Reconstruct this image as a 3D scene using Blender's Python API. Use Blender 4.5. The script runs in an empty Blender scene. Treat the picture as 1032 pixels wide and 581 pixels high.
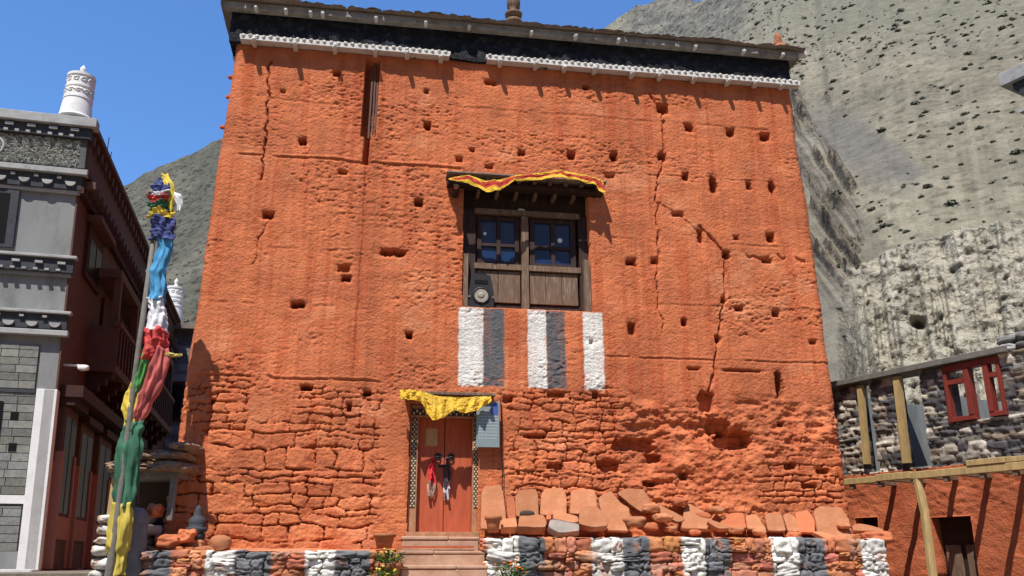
import bpy, math, random
import numpy as np
np.seterr(all='ignore')
random.seed(7); RNG = np.random.default_rng(11)
sc = bpy.context.scene
COL = sc.collection

# ------------------------------------------------------------------ camera model (used to turn image pixels into positions)
PW, PH, FPX, HOR, EYE = 1032.0, 581.0, 880.0, 565.5, 1.6
PIT = math.atan((HOR - PH/2)/FPX)
CAM = np.array([0., 0., EYE])
FW = np.array([0, math.cos(PIT), math.sin(PIT)]); UPV = np.array([0, -math.sin(PIT), math.cos(PIT)])
def ray(x, y): return np.array([x-PW/2, 0, 0]) + FW*FPX - UPV*(y-PH/2)

class Frame:
    """vertical plane: origin O, U along the wall, N out of the wall; the wall leans back by `lean`"""
    def __init__(s, O, ang, flip=False, lean=0.0, shear=0.0):
        s.O = np.array([O[0], O[1], 0.]); s.U = np.array([math.cos(ang), math.sin(ang), 0.])
        s.N = np.array([math.sin(ang), -math.cos(ang), 0.]) * (-1 if flip else 1)
        s.lean = lean; s.shear = shear
    def pix(s, x, y, v=0.0):
        d = ray(x, y); n = s.N + np.array([0, 0, s.lean])
        t = (np.dot(s.N, s.O-CAM) + v)/np.dot(n, d)
        P = CAM + t*d
        return float(np.dot(P-s.O, s.U)) + s.shear*(float(P[2])-EYE), float(P[2])
    def w(s, u, v, z):
        u = np.asarray(u, float); v = np.asarray(v, float); z = np.asarray(z, float)
        u, v, z = np.broadcast_arrays(u, v, z)
        return s.O + (u - s.shear*(z-EYE))[..., None]*s.U + (v - s.lean*(z-EYE))[..., None]*s.N + z[..., None]*np.array([0, 0, 1.])

TH = math.radians(8.7)
T = Frame((0, 14.6), TH, lean=math.tan(math.radians(2.5)))          # tower front
TV = Frame((0, 14.6), TH)                                            # the same, plumb
AL = math.radians(14)
HB = .045
HX = 17.0*(38-516)/922.
LF = Frame((HX, 17.0), AL, lean=.0, shear=HB)                                        # left house, front face (u<0 goes left)
LS = Frame((HX, 17.0), AL+math.pi/2, flip=False, lean=HB)                  # left house, side face (u goes away)
RF = Frame((8.37, 17.0), math.radians(120), flip=True)               # right house wall (u goes away)
if np.dot(RF.N, [-1, 0, 0]) < 0: RF.N = -RF.N
if LS.N[0] < 0: LS.N = -LS.N

# ------------------------------------------------------------------ noise
def _h(ix, iy, iz, seed):
    h = (ix*374761393 + iy*668265263 + iz*2147483647*7 + iz*1274126177 + seed*974634777) & 0xFFFFFFFF
    h = ((h ^ (h >> 13))*1274126177) & 0xFFFFFFFF
    h = ((h ^ (h >> 16))*2246822519) & 0xFFFFFFFF
    return ((h ^ (h >> 15)) & 0xFFFFFF)/float(0x1000000)
def vnoise(x, y, z=None, seed=0):
    x = np.asarray(x, float); y = np.asarray(y, float)
    z = np.zeros_like(x) if z is None else np.asarray(z, float)
    x, y, z = np.broadcast_arrays(x, y, z)
    xi, yi, zi = np.floor(x), np.floor(y), np.floor(z)
    fx, fy, fz = x-xi, y-yi, z-zi
    fx = fx*fx*fx*(fx*(fx*6-15)+10); fy = fy*fy*fy*(fy*(fy*6-15)+10); fz = fz*fz*fz*(fz*(fz*6-15)+10)
    xi = xi.astype(np.int64); yi = yi.astype(np.int64); zi = zi.astype(np.int64)
    def c(a, b, d): return _h(xi+a, yi+b, zi+d, seed)
    def pl(d):
        a = c(0, 0, d)*(1-fx) + c(1, 0, d)*fx; b = c(0, 1, d)*(1-fx) + c(1, 1, d)*fx
        return a*(1-fy) + b*fy
    r = pl(0)
    if np.any(fz > 0): r = r*(1-fz) + pl(1)*fz
    return r*2-1
def fbm(x, y, z=None, seed=0, oct=4, gain=.5):
    a, s, n = 0., 1., 0.; f = 1.
    for k in range(oct):
        a = a + s*vnoise(np.asarray(x)*f, np.asarray(y)*f, None if z is None else np.asarray(z)*f, seed+k*17)
        n += s; s *= gain; f *= 2.03
    return a/n
def ss(a, b, x): t = np.clip((np.asarray(x, float)-a)/((b-a) or 1e-9), 0, 1); return t*t*(3-2*t)
def mix(a, b, t): return a*(1-t)+b*t

def courses(u, z, seed, z0, z1, h, w, hj=.35, wj=.5):
    """coursed rubble: returns (bump 0..1, random id per stone)"""
    r = np.random.default_rng(seed)
    zs = [z0]
    while zs[-1] < z1: zs.append(zs[-1] + h*(1+hj*r.uniform(-1, 1)))
    zs = np.array(zs)
    row = np.clip(np.searchsorted(zs, z)-1, 0, len(zs)-2)
    b = (z-zs[row])/(zs[row+1]-zs[row])*2-1
    umin, umax = float(u.min())-1, float(u.max())+1
    bump = np.zeros_like(u); ids = np.zeros_like(u)
    for k in range(len(zs)-1):
        m = row == k
        if not m.any(): continue
        us = [umin - r.uniform(0, w)]
        while us[-1] < umax: us.append(us[-1] + w*math.exp(r.uniform(-wj, wj)))
        us = np.array(us); rid = r.uniform(0, 1, len(us)); ro = r.uniform(.55, 1, len(us)); tilt = r.uniform(-.25, .25, len(us)); rz = r.uniform(-.25, .25, len(us))
        i = np.clip(np.searchsorted(us, u[m])-1, 0, len(us)-2)
        a = (u[m]-us[i])/(us[i+1]-us[i])*2-1
        bb = b[m] + tilt[i]*a*.6
        wd_, hd_ = us[i+1]-us[i], (zs[k+1]-zs[k])
        du_ = (1-np.abs(a))*wd_/2; dz_ = np.clip(1-np.abs(bb), 0, 1)*hd_/2
        cr = np.clip(du_, 0, .05)/.05; cz_ = np.clip(dz_, 0, .035)/.035
        e = np.clip(1-((1-cr)**2.6+(1-cz_)**2.6), 0, 1)
        bump[m] = np.sqrt(e)*(ro[i] + rz[i]*bb*.6 + .15*tilt[i]*a); ids[m] = rid[i]
    return bump, ids

# ------------------------------------------------------------------ materials
MATS = {}
def mat(name, col=(.5, .5, .5), rough=.85, attr=False, var=.18, vscale=6., bump=.3, bscale=40., bdist=.01, metal=0., stretch=(1, 1, 1), spec=.3, dirt=None, trans=0):
    m = bpy.data.materials.new(name); m.use_nodes = True; nt = m.node_tree; N = nt.nodes; L = nt.links
    b = N['Principled BSDF']; b.inputs['Roughness'].default_value = rough; b.inputs['Metallic'].default_value = metal
    b.inputs['Specular IOR Level'].default_value = spec
    tc = N.new('ShaderNodeTexCoord'); mp = N.new('ShaderNodeMapping'); mp.inputs['Scale'].default_value = stretch
    L.new(tc.outputs['Object'], mp.inputs['Vector'])
    n1 = N.new('ShaderNodeTexNoise'); n1.inputs['Scale'].default_value = vscale; n1.inputs['Detail'].default_value = 6; n1.inputs['Roughness'].default_value = .65
    L.new(mp.outputs[0], n1.inputs['Vector'])
    mr = N.new('ShaderNodeMapRange'); mr.inputs['From Min'].default_value = .25; mr.inputs['From Max'].default_value = .75
    mr.inputs['To Min'].default_value = 1-var; mr.inputs['To Max'].default_value = 1+var
    L.new(n1.outputs['Fac'], mr.inputs['Value'])
    mul = N.new('ShaderNodeVectorMath'); mul.operation = 'SCALE'
    if attr:
        at = N.new('ShaderNodeAttribute'); at.attribute_name = 'Col'; src = at.outputs['Color']
    else:
        rgb = N.new('ShaderNodeRGB'); rgb.outputs[0].default_value = (*col, 1); src = rgb.outputs[0]
    if dirt:
        n3 = N.new('ShaderNodeTexNoise'); n3.inputs['Scale'].default_value = dirt[1]; n3.inputs['Detail'].default_value = 8; n3.inputs['Roughness'].default_value = .7
        L.new(mp.outputs[0], n3.inputs['Vector'])
        r3 = N.new('ShaderNodeMapRange'); r3.inputs['From Min'].default_value = .5; r3.inputs['From Max'].default_value = .68; r3.inputs['To Max'].default_value = dirt[2]
        L.new(n3.outputs['Fac'], r3.inputs['Value'])
        mx = N.new('ShaderNodeMix'); mx.data_type = 'RGBA'; L.new(r3.outputs[0], mx.inputs['Factor']); L.new(src, mx.inputs['A']); mx.inputs['B'].default_value = (*dirt[0], 1)
        src = mx.outputs['Result']
    if name.startswith('slab'):
        oi = N.new('ShaderNodeObjectInfo'); ro = N.new('ShaderNodeMapRange'); ro.inputs['To Min'].default_value = .8; ro.inputs['To Max'].default_value = 1.15; L.new(oi.outputs['Random'], ro.inputs['Value'])
        m2 = N.new('ShaderNodeVectorMath'); m2.operation = 'SCALE'; L.new(src, m2.inputs[0]); L.new(ro.outputs[0], m2.inputs['Scale']); src = m2.outputs[0]
    L.new(src, mul.inputs[0]); L.new(mr.outputs[0], mul.inputs['Scale']); L.new(mul.outputs[0], b.inputs['Base Color'])
    if bump:
        n2 = N.new('ShaderNodeTexNoise'); n2.inputs['Scale'].default_value = bscale; n2.inputs['Detail'].default_value = 5; n2.inputs['Roughness'].default_value = .6
        L.new(mp.outputs[0], n2.inputs['Vector'])
        bp = N.new('ShaderNodeBump'); bp.inputs['Strength'].default_value = bump; bp.inputs['Distance'].default_value = bdist
        L.new(n2.outputs['Fac'], bp.inputs['Height']); L.new(bp.outputs[0], b.inputs['Normal'])
    MATS[name] = m
    return m
RED = np.array([.49, .146, .064]); WHT = np.array([.66, .635, .58]); GRY = np.array([.13, .13, .135])
mat('clay_plaster', attr=True, var=.10, vscale=3., bump=.9, bscale=26., bdist=.03, spec=.08)
mat('painted_stone', attr=True, var=.22, vscale=9., bump=.7, bscale=30., bdist=.012, spec=.15)
mat('rubble', attr=True, var=.3, vscale=11., bump=.6, bscale=35., bdist=.012, spec=.15)
mat('cloth', attr=True, var=.12, vscale=14., bump=.25, bscale=90., bdist=.004, spec=.1)
mat('mountain', attr=True, var=.30, vscale=.5, bump=1., bscale=.9, bdist=.9, spec=.05)
mat('black_paint', (.008, .009, .013), .8, var=.5, vscale=5, bump=1, bscale=26, bdist=.06, spec=.25, dirt=((.10, .11, .14), 7, .35))
mat('white_paint', (.58, .56, .52), .8, var=.18, vscale=20, bump=.4, bscale=50, dirt=((.33, .29, .25), 10, .75))
mat('eave_board', (.25, .23, .20), .85, var=.35, vscale=6, bump=.5, bscale=25, dirt=((.13, .10, .08), 5, .8))
mat('white_wash', (.74, .73, .71), .8, var=.06, vscale=3, bump=.3, bscale=30, dirt=((.55, .53, .49), 4, .5))
mat('slate', (.20, .165, .135), .85, var=.35, vscale=5, bump=.7, bscale=22, bdist=.02, dirt=((.20, .13, .085), 3, .7))
mat('weathered_timber', (.145, .088, .055), .8, var=.35, vscale=7, bump=.5, bscale=16, stretch=(3, 3, .35), dirt=((.36, .28, .21), 9, .5))
mat('dark_timber', (.030, .014, .010), .7, var=.4, vscale=7, bump=.4, bscale=16, stretch=(3, 3, .4), dirt=((.09, .05, .035), 9, .5))
mat('pale_timber', (.42, .29, .125), .7, var=.3, vscale=5, bump=.3, bscale=18, stretch=(2.5, 2.5, .5), dirt=((.22, .15, .07), 6, .5))
mat('grey_timber', (.16, .145, .125), .8, var=.35, vscale=7, bump=.5, bscale=20, stretch=(1, 1, 1))
mat('red_door', (.42, .085, .034), .55, var=.25, vscale=4, bump=.25, bscale=20, stretch=(4, 4, .6), dirt=((.34, .10, .06), 9, .6))
mat('door_frame', (.36, .17, .085), .7, var=.3, vscale=9, bump=.3, bscale=25, dirt=((.42, .24, .16), 12, .7))
mat('pattern_dark', (.05, .035, .03), .7, var=.2); mat('pattern_pale', (.55, .42, .24), .7, var=.2)
mat('red_paint', (.20, .034, .024), .5, var=.2, vscale=9, bump=.15)
mat('window_glass', (.012, .035, .10), .08, var=.05, bump=0, spec=.6)  # blue base colour stands in for the sky reflected in the panes
mat('dark_glass', (.012, .011, .011), .3, var=.05, bump=0, spec=.18)
mat('black_plastic', (.022, .020, .019), .45, var=.15, bump=.1); mat('speaker_cone', (.33, .29, .23), .6, var=.15)
mat('iron', (.03, .028, .026), .5, metal=.6, var=.3); mat('brass', (.30, .20, .09), .5, metal=.5, var=.4)
mat('terracotta', (.34, .125, .055), .8, var=.2, vscale=8, bump=.3); mat('soil', (.06, .04, .03), .95)
mat('leaf', (.055, .125, .022), .6, var=.4, vscale=9, bump=0); mat('petal_orange', (.75, .16, .02), .6, bump=0); mat('petal_yellow', (.8, .55, .06), .6, bump=0)
mat('step_stone', (.46, .285, .19), .85, var=.25, vscale=3, bump=.5, bscale=28, dirt=((.40, .19, .105), 4, .7))
mat('slab_stone', (.43, .165, .072), .85, var=.16, vscale=2.5, bump=.7, bscale=20, bdist=.015, dirt=((.47, .235, .125), 3.5, .9))
mat('slab_red', (.46, .135, .055), .85, var=.2, vscale=3, bump=.5, bscale=24, bdist=.012)
mat('slab_grey', (.27, .235, .20), .85, var=.25, vscale=5, bump=.5, bscale=24, bdist=.012, dirt=((.46, .2, .1), 5, .7))
mat('brown_stone', (.23, .15, .10), .9, var=.4, vscale=6, bump=.9, bscale=18, bdist=.04, dirt=((.27, .20, .145), 4, .6))
mat('grey_stone', (.15, .145, .14), .85, var=.3, vscale=7, bump=.6, bscale=28)
mat('cement', (.235, .243, .238), .85, var=.18, vscale=1.3, bump=.3, bscale=24, stretch=(1, 1, .35), dirt=((.15, .155, .15), 1.6, .8))
mat('cement_light', (.36, .36, .345), .85, var=.2, vscale=4, bump=.3, dirt=((.2, .2, .19), 3, .7))
mat('cornice_dark', (.045, .048, .056), .8, var=.3, vscale=9, bump=.4)
mat('pebble_frieze', (.10, .105, .10), .9, var=.3, vscale=5, bump=.5, bscale=30)
mat('pebble', (.34, .35, .31), .9, var=.4, vscale=12, bump=.3)
mat('maroon', (.105, .048, .032), .75, var=.25, vscale=4, bump=.3, bscale=18)
mat('maroon_dark', (.05, .016, .012), .75, var=.25, vscale=4, bump=.3); mat('salmon', (.36, .155, .115), .8, var=.12, vscale=3, bump=.2)
mat('sign_face', (.20, .25, .26), .45, var=.10, vscale=4, bump=.05); mat('sign_blue', (.06, .10, .30), .45, bump=0); mat('sign_ink', (.40, .44, .44), .6, bump=0)
mat('paper', (.45, .26, .12), .8, var=.15, bump=.1); mat('sticker', (.75, .75, .75), .6, bump=0)
mat('lamp_white', (.75, .74, .70), .4, bump=0)
mat('dust_ground', (.17, .14, .105), .95, var=.25, vscale=1.2, bump=.8, bscale=9, bdist=.03)
mat('shrub_leaf', (.105, .112, .075), .9, var=.35, vscale=1.2, bump=0)

# ------------------------------------------------------------------ mesh builders
class MB:
    def __init__(s): s.v = []; s.f = []; s.c = []; s.n = 0
    def add(s, V, Fs, col=None):
        V = np.asarray(V, float).reshape(-1, 3); s.v.append(V); s.f += [tuple(int(i)+s.n for i in q) for q in Fs]; s.n += len(V)
        if col is None: col = (.5, .5, .5)
        c = np.asarray(col, float)
        s.c.append(np.broadcast_to(c, (len(V), 3)) if c.ndim == 1 else c)
        return s
    def box(s, fr, u0, u1, v0, v1, z0, z1, col=None, taper=0):
        P = [(u0, v0, z0), (u1, v0, z0), (u1, v1, z0), (u0, v1, z0), (u0+taper, v0, z1), (u1-taper, v0, z1), (u1-taper, v1, z1), (u0+taper, v1, z1)]
        P = np.array(P); V = fr.w(P[:, 0], P[:, 1], P[:, 2]) if fr is not None else P
        return s.add(V, [(0, 3, 2, 1), (4, 5, 6, 7), (0, 1, 5, 4), (1, 2, 6, 5), (2, 3, 7, 6), (3, 0, 4, 7)], col)
    def bar(s, A, B, w, h=None, col=None, up=(0, 0, 1)):
        A = np.array(A, float); B = np.array(B, float); h = h or w; d = B-A; d = d/np.linalg.norm(d)
        up = np.array(up, float)
        if abs(np.dot(d, up)) > .95: up = np.array([0, 1., 0])
        x = np.cross(d, up); x /= np.linalg.norm(x); y = np.cross(x, d)
        V = [P + x*a*w/2 + y*b*h/2 for P in (A, B) for a, b in ((-1, -1), (1, -1), (1, 1), (-1, 1))]
        return s.add(V, [(0, 1, 2, 3), (7, 6, 5, 4), (0, 4, 5, 1), (1, 5, 6, 2), (2, 6, 7, 3), (3, 7, 4, 0)], col)
    def tube(s, pts, rad, n=10, col=None, cap=True, squash=None, lump=0, seed=0):
        pts = np.array(pts, float); m = len(pts); rad = np.broadcast_to(np.asarray(rad, float), (m,))
        ds = np.gradient(pts, axis=0); ds /= np.linalg.norm(ds, axis=1)[:, None]
        V = []
        for i in range(m):
            r_ = np.array([1., 0, 0]) if abs(ds[i][0]) < .9 else np.array([0, 1., 0])
            y = np.cross(ds[i], r_); y /= np.linalg.norm(y); x = np.cross(y, ds[i])
            for k in range(n):
                a = 2*math.pi*k/n
                V.append(pts[i] + rad[i]*(x*math.cos(a) + y*math.sin(a)))
        V = np.array(V)
        Fs = [(i*n+k, i*n+(k+1) % n, (i+1)*n+(k+1) % n, (i+1)*n+k) for i in range(m-1) for k in range(n)]
        if cap: Fs += [tuple(range(n))[::-1], tuple((m-1)*n+k for k in range(n))]
        cc = col
        if col is not None and np.asarray(col).ndim == 2: cc = np.repeat(np.asarray(col), n, axis=0)
        return s.add(V, Fs, cc)
    def lathe(s, base, prof, n=24, col=None):
        """prof: list of (r, z)"""
        base = np.array(base, float); m = len(prof)
        V = [base + np.array([r*math.cos(2*math.pi*k/n), r*math.sin(2*math.pi*k/n), z]) for r, z in prof for k in range(n)]
        Fs = [(i*n+k, i*n+(k+1) % n, (i+1)*n+(k+1) % n, (i+1)*n+k) for i in range(m-1) for k in range(n)]
        Fs += [tuple(range(n))[::-1], tuple((m-1)*n+k for k in range(n))]
        return s.add(V, Fs, col)
    def grid(s, V, nr, nc, col=None):
        return s.add(V, [(i*nc+j, i*nc+j+1, (i+1)*nc+j+1, (i+1)*nc+j) for i in range(nr-1) for j in range(nc-1)], col)
    def build(s, name, mt, parent=None, smooth=False, origin=None, bevel=0):
        V = np.concatenate(s.v); Cc = np.concatenate(s.c)
        return make(name, V, s.f, mt, parent, Cc, smooth, origin, bevel)

_org = {}
def make(name, V, Fs, mt, parent=None, col=None, smooth=False, origin=None, bevel=0):
    V = np.asarray(V, float)
    if parent is not None: o0 = _org[parent.name]
    elif origin is not None: o0 = np.array(origin, float)
    else: o0 = np.array([(V[:, 0].min()+V[:, 0].max())/2, (V[:, 1].min()+V[:, 1].max())/2, V[:, 2].min()])
    me = bpy.data.meshes.new(name)
    if isinstance(Fs, np.ndarray):
        W = (V-o0).astype(np.float32)
        me.vertices.add(len(W)); me.vertices.foreach_set('co', W.ravel())
        nf = len(Fs); me.loops.add(nf*4); me.polygons.add(nf)
        me.loops.foreach_set('vertex_index', Fs.ravel().astype(np.int32))
        me.polygons.foreach_set('loop_start', (np.arange(nf)*4).astype(np.int32))
        me.update(calc_edges=True); me.validate()
    else:
        me.from_pydata((V-o0).tolist(), [], Fs); me.validate(); me.update()
    if col is not None:
        a = me.color_attributes.new('Col', 'FLOAT_COLOR', 'POINT')
        c4 = np.ones((len(V), 4), np.float32); c4[:, :3] = col
        a.data.foreach_set('color', c4.ravel())
    me.polygons.foreach_set('use_smooth', np.full(len(me.polygons), bool(smooth)))
    me.materials.append(MATS[mt] if isinstance(mt, str) else mt)
    o = bpy.data.objects.new(name, me); COL.objects.link(o)
    if parent is not None:
        o.parent = parent; _org[o.name] = o0
    else:
        o.location = o0; _org[o.name] = o0
    if bevel:
        b = o.modifiers.new('bevel', 'BEVEL'); b.width = bevel; b.segments = 2; b.limit_method = 'ANGLE'
    return o
def thing(name, base, label, cat, group=None):
    o = bpy.data.objects.new(name, None); COL.objects.link(o); o.location = base; o.empty_display_size = .2
    _org[o.name] = np.array(base, float)
    return tag(o, label, cat, group)
def tag(o, label=None, cat=None, group=None, kind=None):
    if label: o['label'] = label
    if cat: o['category'] = cat
    if group: o['group'] = group
    if kind: o['kind'] = kind
    return o

def cube_sphere(n):
    idx = {}; V = []; Fs = []
    def vid(p):
        k = tuple(int(round(c*n)) for c in p)
        if k not in idx: idx[k] = len(V); V.append(p)
        return idx[k]
    g = np.linspace(-1, 1, n+1)
    for ax in range(3):
        for sg in (-1, 1):
            for i in range(n):
                for j in range(n):
                    q = []
                    for a, b in ((0, 0), (1, 0), (1, 1), (0, 1)):
                        p = [0, 0, 0]; p[ax] = sg; p[(ax+1) % 3] = g[i+a]; p[(ax+2) % 3] = g[j+b]; q.append(vid(tuple(p)))
                    Fs.append(tuple(q) if sg > 0 else tuple(q[::-1]))
    return np.array(V, float), Fs
CS = {n: cube_sphere(n) for n in (4, 6, 10)}
def rock(size, seed, n=6, p=4.0, rough=.10, fr=1.6):
    V, Fs = CS[n]; V = V.copy()
    L = (np.abs(V)**p).sum(1)**(1/p); V = V/L[:, None]
    d = fbm(V[:, 0]*fr+seed*3.7, V[:, 1]*fr+seed*1.3, V[:, 2]*fr+seed*.7, seed=seed % 97, oct=3)
    V = V*(1+rough*d*2)[:, None]
    return V*np.array(size)/2, Fs

# ================================================================== RED TOWER
tower = thing('red_temple_tower', T.w(0, -4, 0).tolist(), 'tall square temple tower of earth plaster painted orange red with black roof band', 'temple')
ZT = 10.86
uL0, uR0 = T.pix(161, 548)[0], T.pix(863, 540)[0]
uL1, uR1 = T.pix(236, 52)[0], T.pix(799, 95)[0]
zb0 = 1.9
def uL(z): return uL0 + (uL1-uL0)*(z-zb0)/(ZT-zb0)
def uR(z): return uR0 + (uR1-uR0)*(z-zb0)/(ZT-zb0)
DEP = 9.0
zs = np.concatenate([np.linspace(-.3, 1.55, 12), np.arange(1.6, ZT+.01, .0155)])
fs = np.linspace(0, 1, 740)
# loop samples: (segment, t)
seg = [('B', t) for t in np.linspace(0, 1, 12)[:-1]] + [('L', t) for t in np.linspace(0, 1, 110)**1.0] + [('cL', t) for t in np.linspace(0, 1, 9)[1:-1]] + \
      [('F', t) for t in fs] + [('cR', t) for t in np.linspace(0, 1, 9)[1:-1]] + [('R', t) for t in np.linspace(0, 1, 110)]
RC = .16
nS, nZ = len(seg), len(zs)
Zg = np.repeat(zs[:, None], nS, 1); ul, ur = uL(Zg), uR(Zg)
Ug = np.zeros_like(Zg); Vg = np.zeros_like(Zg); Nu = np.zeros_like(Zg); Nv = np.zeros_like(Zg); Sg = np.zeros_like(Zg); isF = np.zeros(nS, bool)
for j, (k, t) in enumerate(seg):
    l, r = ul[:, j], ur[:, j]
    if k == 'F': Ug[:, j] = l+RC+(r-l-2*RC)*t; Nv[:, j] = 1; Sg[:, j] = Ug[:, j]; isF[j] = True
    elif k == 'L': Ug[:, j] = l; Vg[:, j] = -DEP+(DEP-RC)*t; Nu[:, j] = -1; Sg[:, j] = -6+Vg[:, j]
    elif k == 'R': Ug[:, j] = r; Vg[:, j] = -RC-(DEP-RC)*t; Nu[:, j] = 1; Sg[:, j] = 6-Vg[:, j]
    elif k == 'B': Ug[:, j] = r+(l-r)*t; Vg[:, j] = -DEP; Nv[:, j] = -1; Sg[:, j] = 30+Ug[:, j]
    elif k == 'cL':
        a = t*math.pi/2; Ug[:, j] = l+RC-RC*math.cos(a); Vg[:, j] = -RC+RC*math.sin(a); Nu[:, j] = -math.cos(a); Nv[:, j] = math.sin(a); Sg[:, j] = l-.25*(1-t)+RC
    else:
        a = t*math.pi/2; Ug[:, j] = r-RC+RC*math.sin(a); Vg[:, j] = -RC+RC*math.cos(a); Nu[:, j] = math.sin(a); Nv[:, j] = math.cos(a); Sg[:, j] = r+.25*t-RC
S, Z = Sg, Zg
front = np.repeat(isF[None, :], nZ, 0)
# --- displacement of the clay coat
d = .045*fbm(S/2.3, Z/1.9, seed=1, oct=3) + .012*fbm(S/.42, Z/.36, seed=2, oct=3)
pit = ss(-.05, .40, fbm(S/1.5, Z/.75, seed=3, oct=4) + .05)                     # where the coat is pitted
pit = np.maximum(pit, .22)
rg_ = 1-np.abs(fbm(S/.16, Z/.11, seed=4, oct=4))*2
pk_ = np.clip(fbm(S/.085, Z/.042, seed=5, oct=2)-.16, 0, 1); pk2 = np.clip(fbm(S/.2, Z/.08, seed=8, oct=3)-.2, 0, 1)
d += pit*(.007*rg_ + .008*fbm(S/.04, Z/.035, seed=9, oct=2) - .036*pk_ - .036*pk2)
d += .0045*fbm(S/.045, Z/.8, seed=6, oct=3)*(1-pit)*1.6 + .004*fbm(S/.06, Z/.05, seed=7, oct=2)
# horizontal lift joints of the rammed earth
def joint(zc, u0, u1, depth, th, seed):
    zz = zc + .03*fbm(S/.7, S*0, seed=seed) + .012*fbm(S/.12, S*0+.3, seed=seed+1)
    m = ss(u0-.2, u0+.05, S)*(1-ss(u1-.05, u1+.2, S))*ss(-.35, .05, fbm(S/.5, S*0+2., seed=seed+2))
    return -depth*m*np.exp(-((Z-zz)/th)**2) + .6*depth*m*np.exp(-((Z-zz-th*2.2)/(th*1.2))**2)
def PX(x, y): return T.pix(x, y)
for (x0, y0, x1, y1, dep, th, sd) in ((240, 157, 460, 168, .035, .022, 31), (200, 375, 400, 388, .03, .022, 32), (560, 165, 800, 190, .02, .02, 33), (600, 352, 838, 374, .03, .02, 34),
                                      (330, 215, 470, 222, .012, .03, 35), (205, 300, 330, 312, .018, .03, 36), (240, 100, 460, 112, .016, .03, 37), (470, 110, 800, 132, .016, .03, 38),
                                      (215, 245, 350, 255, .015, .03, 39), (610, 235, 815, 255, .022, .03, 40), (660, 300, 830, 320, .015, .03, 41), (178, 470, 400, 478, .02, .02, 42)):
    a, b = PX(x0, y0), PX(x1, y1); d += joint((a[1]+b[1])/2, a[0], b[0], dep*(.75 if sd in (31, 32) else .45), th*.8, sd)
# a vertical building seam left of the middle
uc = PX(362, 300)[0]
us_ = uc + .03*fbm(Z/.5, Z*0, seed=44)
d += -.03*np.exp(-((S-us_)/.025)**2)*ss(4.3, 4.6, Z)*(1-ss(9.0, 9.2, Z)) + .03*np.exp(-((S-us_-.14)/.1)**2)*ss(4.3, 4.6, Z)
# stonework at the foot
nz_ = .22*fbm(S/.9, Z/.5, seed=50, oct=3)
wu, wz = S + .075*fbm(S/.22, Z/.2, seed=51, oct=3), Z + .075*fbm(S/.36, Z/.24, seed=52, oct=3)
b1, id1 = courses(wu, wz, 5, 1.3, 5.2, .22, .42, .6, .55); b2, id2 = courses(wu, wz, 6, 1.3, 5.2, .135, .30)
sL = (1-ss(3.25, 3.9, Z+nz_*1.6+.25*ss(-3.2, -4.2, -S)))*(1-ss(-2.4, -2.0, S+nz_*.5))
sL2 = ss(-3.7, -3.3, S)*(1-ss(-2.25, -1.95, S))*(1-ss(4.25, 4.5, Z+nz_))*ss(2.2, 2.6, Z)
sM = ss(-.15, .1, S+nz_*.4)*(1-ss(1.7, 2.1, S+nz_))*(1-ss(4.2, 4.5, Z+nz_*.6))
sR = ss(4.1, 4.7, S+nz_)*(1-ss(3.1, 3.5, Z+nz_))
sLL = (S < -4.3)*(1-ss(4.2, 4.6, Z+nz_))*.8
corner = np.where(Nu != 0, 1., 0.)*(1-ss(3.4, 4.2, Z+nz_))
s1 = np.clip(np.maximum(sL, corner), 0, 1); s2 = np.clip(np.maximum.reduce([sL2*.8, sM*.85, sR, sLL]), 0, 1)*(1-s1)
mo = ss(-.55, -.05, fbm(S/.45, Z/.3, seed=55, oct=3))
d -= s1*mo*.085*ss(.5, .15, b1) + s2*mo*.06*ss(.45, .12, b2)
d += s1*(.06*(mix(.66, b1, mo)-.72)) + s2*(.07*(mix(.58, b2, mo)-.7)) + (s1+s2)*(.012*fbm(S/.16, Z/.13, seed=54, oct=3)+.006*fbm(S/.04, Z/.04, seed=56, oct=2))
# eroded right foot
er = ss(1.5, 2.2, S+nz_)*(1-ss(4.05, 4.5, Z+nz_*.5))*(1-sR)
d += er*(.075*fbm(S/.6, Z/.4, seed=60, oct=5) - .085*np.clip(fbm(S/.42, Z/.24, seed=61, oct=5)-.12, 0, 1)*2 + .035*fbm(S/.13, Z/.08, seed=62, oct=4) + .035*(b2-.7)*ss(-.1, .3, fbm(S/.5, Z/.4, seed=63)))
# cracks
def crack(pts, w, dep, seed):
    global d
    P = [PX(*q) for q in pts]
    for (a, b) in zip(P[:-1], P[1:]):
        zc, u_ = sorted([(a[1], a[0]), (b[1], b[0])])
        m = (Z >= zc[0]-.03) & (Z <= u_[0]+.03)
        if abs(u_[0]-zc[0]) < .12:
            lo, hi = min(a[0], b[0]), max(a[0], b[0]); t = np.clip((S-a[0])/(b[0]-a[0]+1e-9), 0, 1); zz = a[1]+(b[1]-a[1])*t + .11*fbm(S/.22, S*0, seed=seed, oct=4); dep = dep*.8*ss(-.3, .2, fbm(S/.2, S*0+3, seed=seed+2))
            d -= np.where((S > lo) & (S < hi) & front, dep*np.exp(-((Z-zz)/w)**2), 0)
        else:
            t = np.clip((Z-zc[0])/(u_[0]-zc[0]), 0, 1); uu = zc[1]+(u_[1]-zc[1])*t + .045*fbm(Z/.16, Z*0, seed=seed, oct=3)
            ww = w*(.35+1.3*np.abs(fbm(Z/.2, Z*0+5, seed=seed+1)))
            d -= np.where(m & front, dep*np.exp(-((S-uu)/ww)**2), 0)
crack([(272, 62), (270, 110), (268, 140), (264, 180)], .022, .10, 70)
crack([(655, 95), (668, 112), (669, 158), (662, 190), (664, 240), (662, 290), (668, 330)], .022, .07, 72)
crack([(705, 228), (732, 256), (730, 303), (724, 342), (716, 395)], .025, .09, 74)
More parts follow.
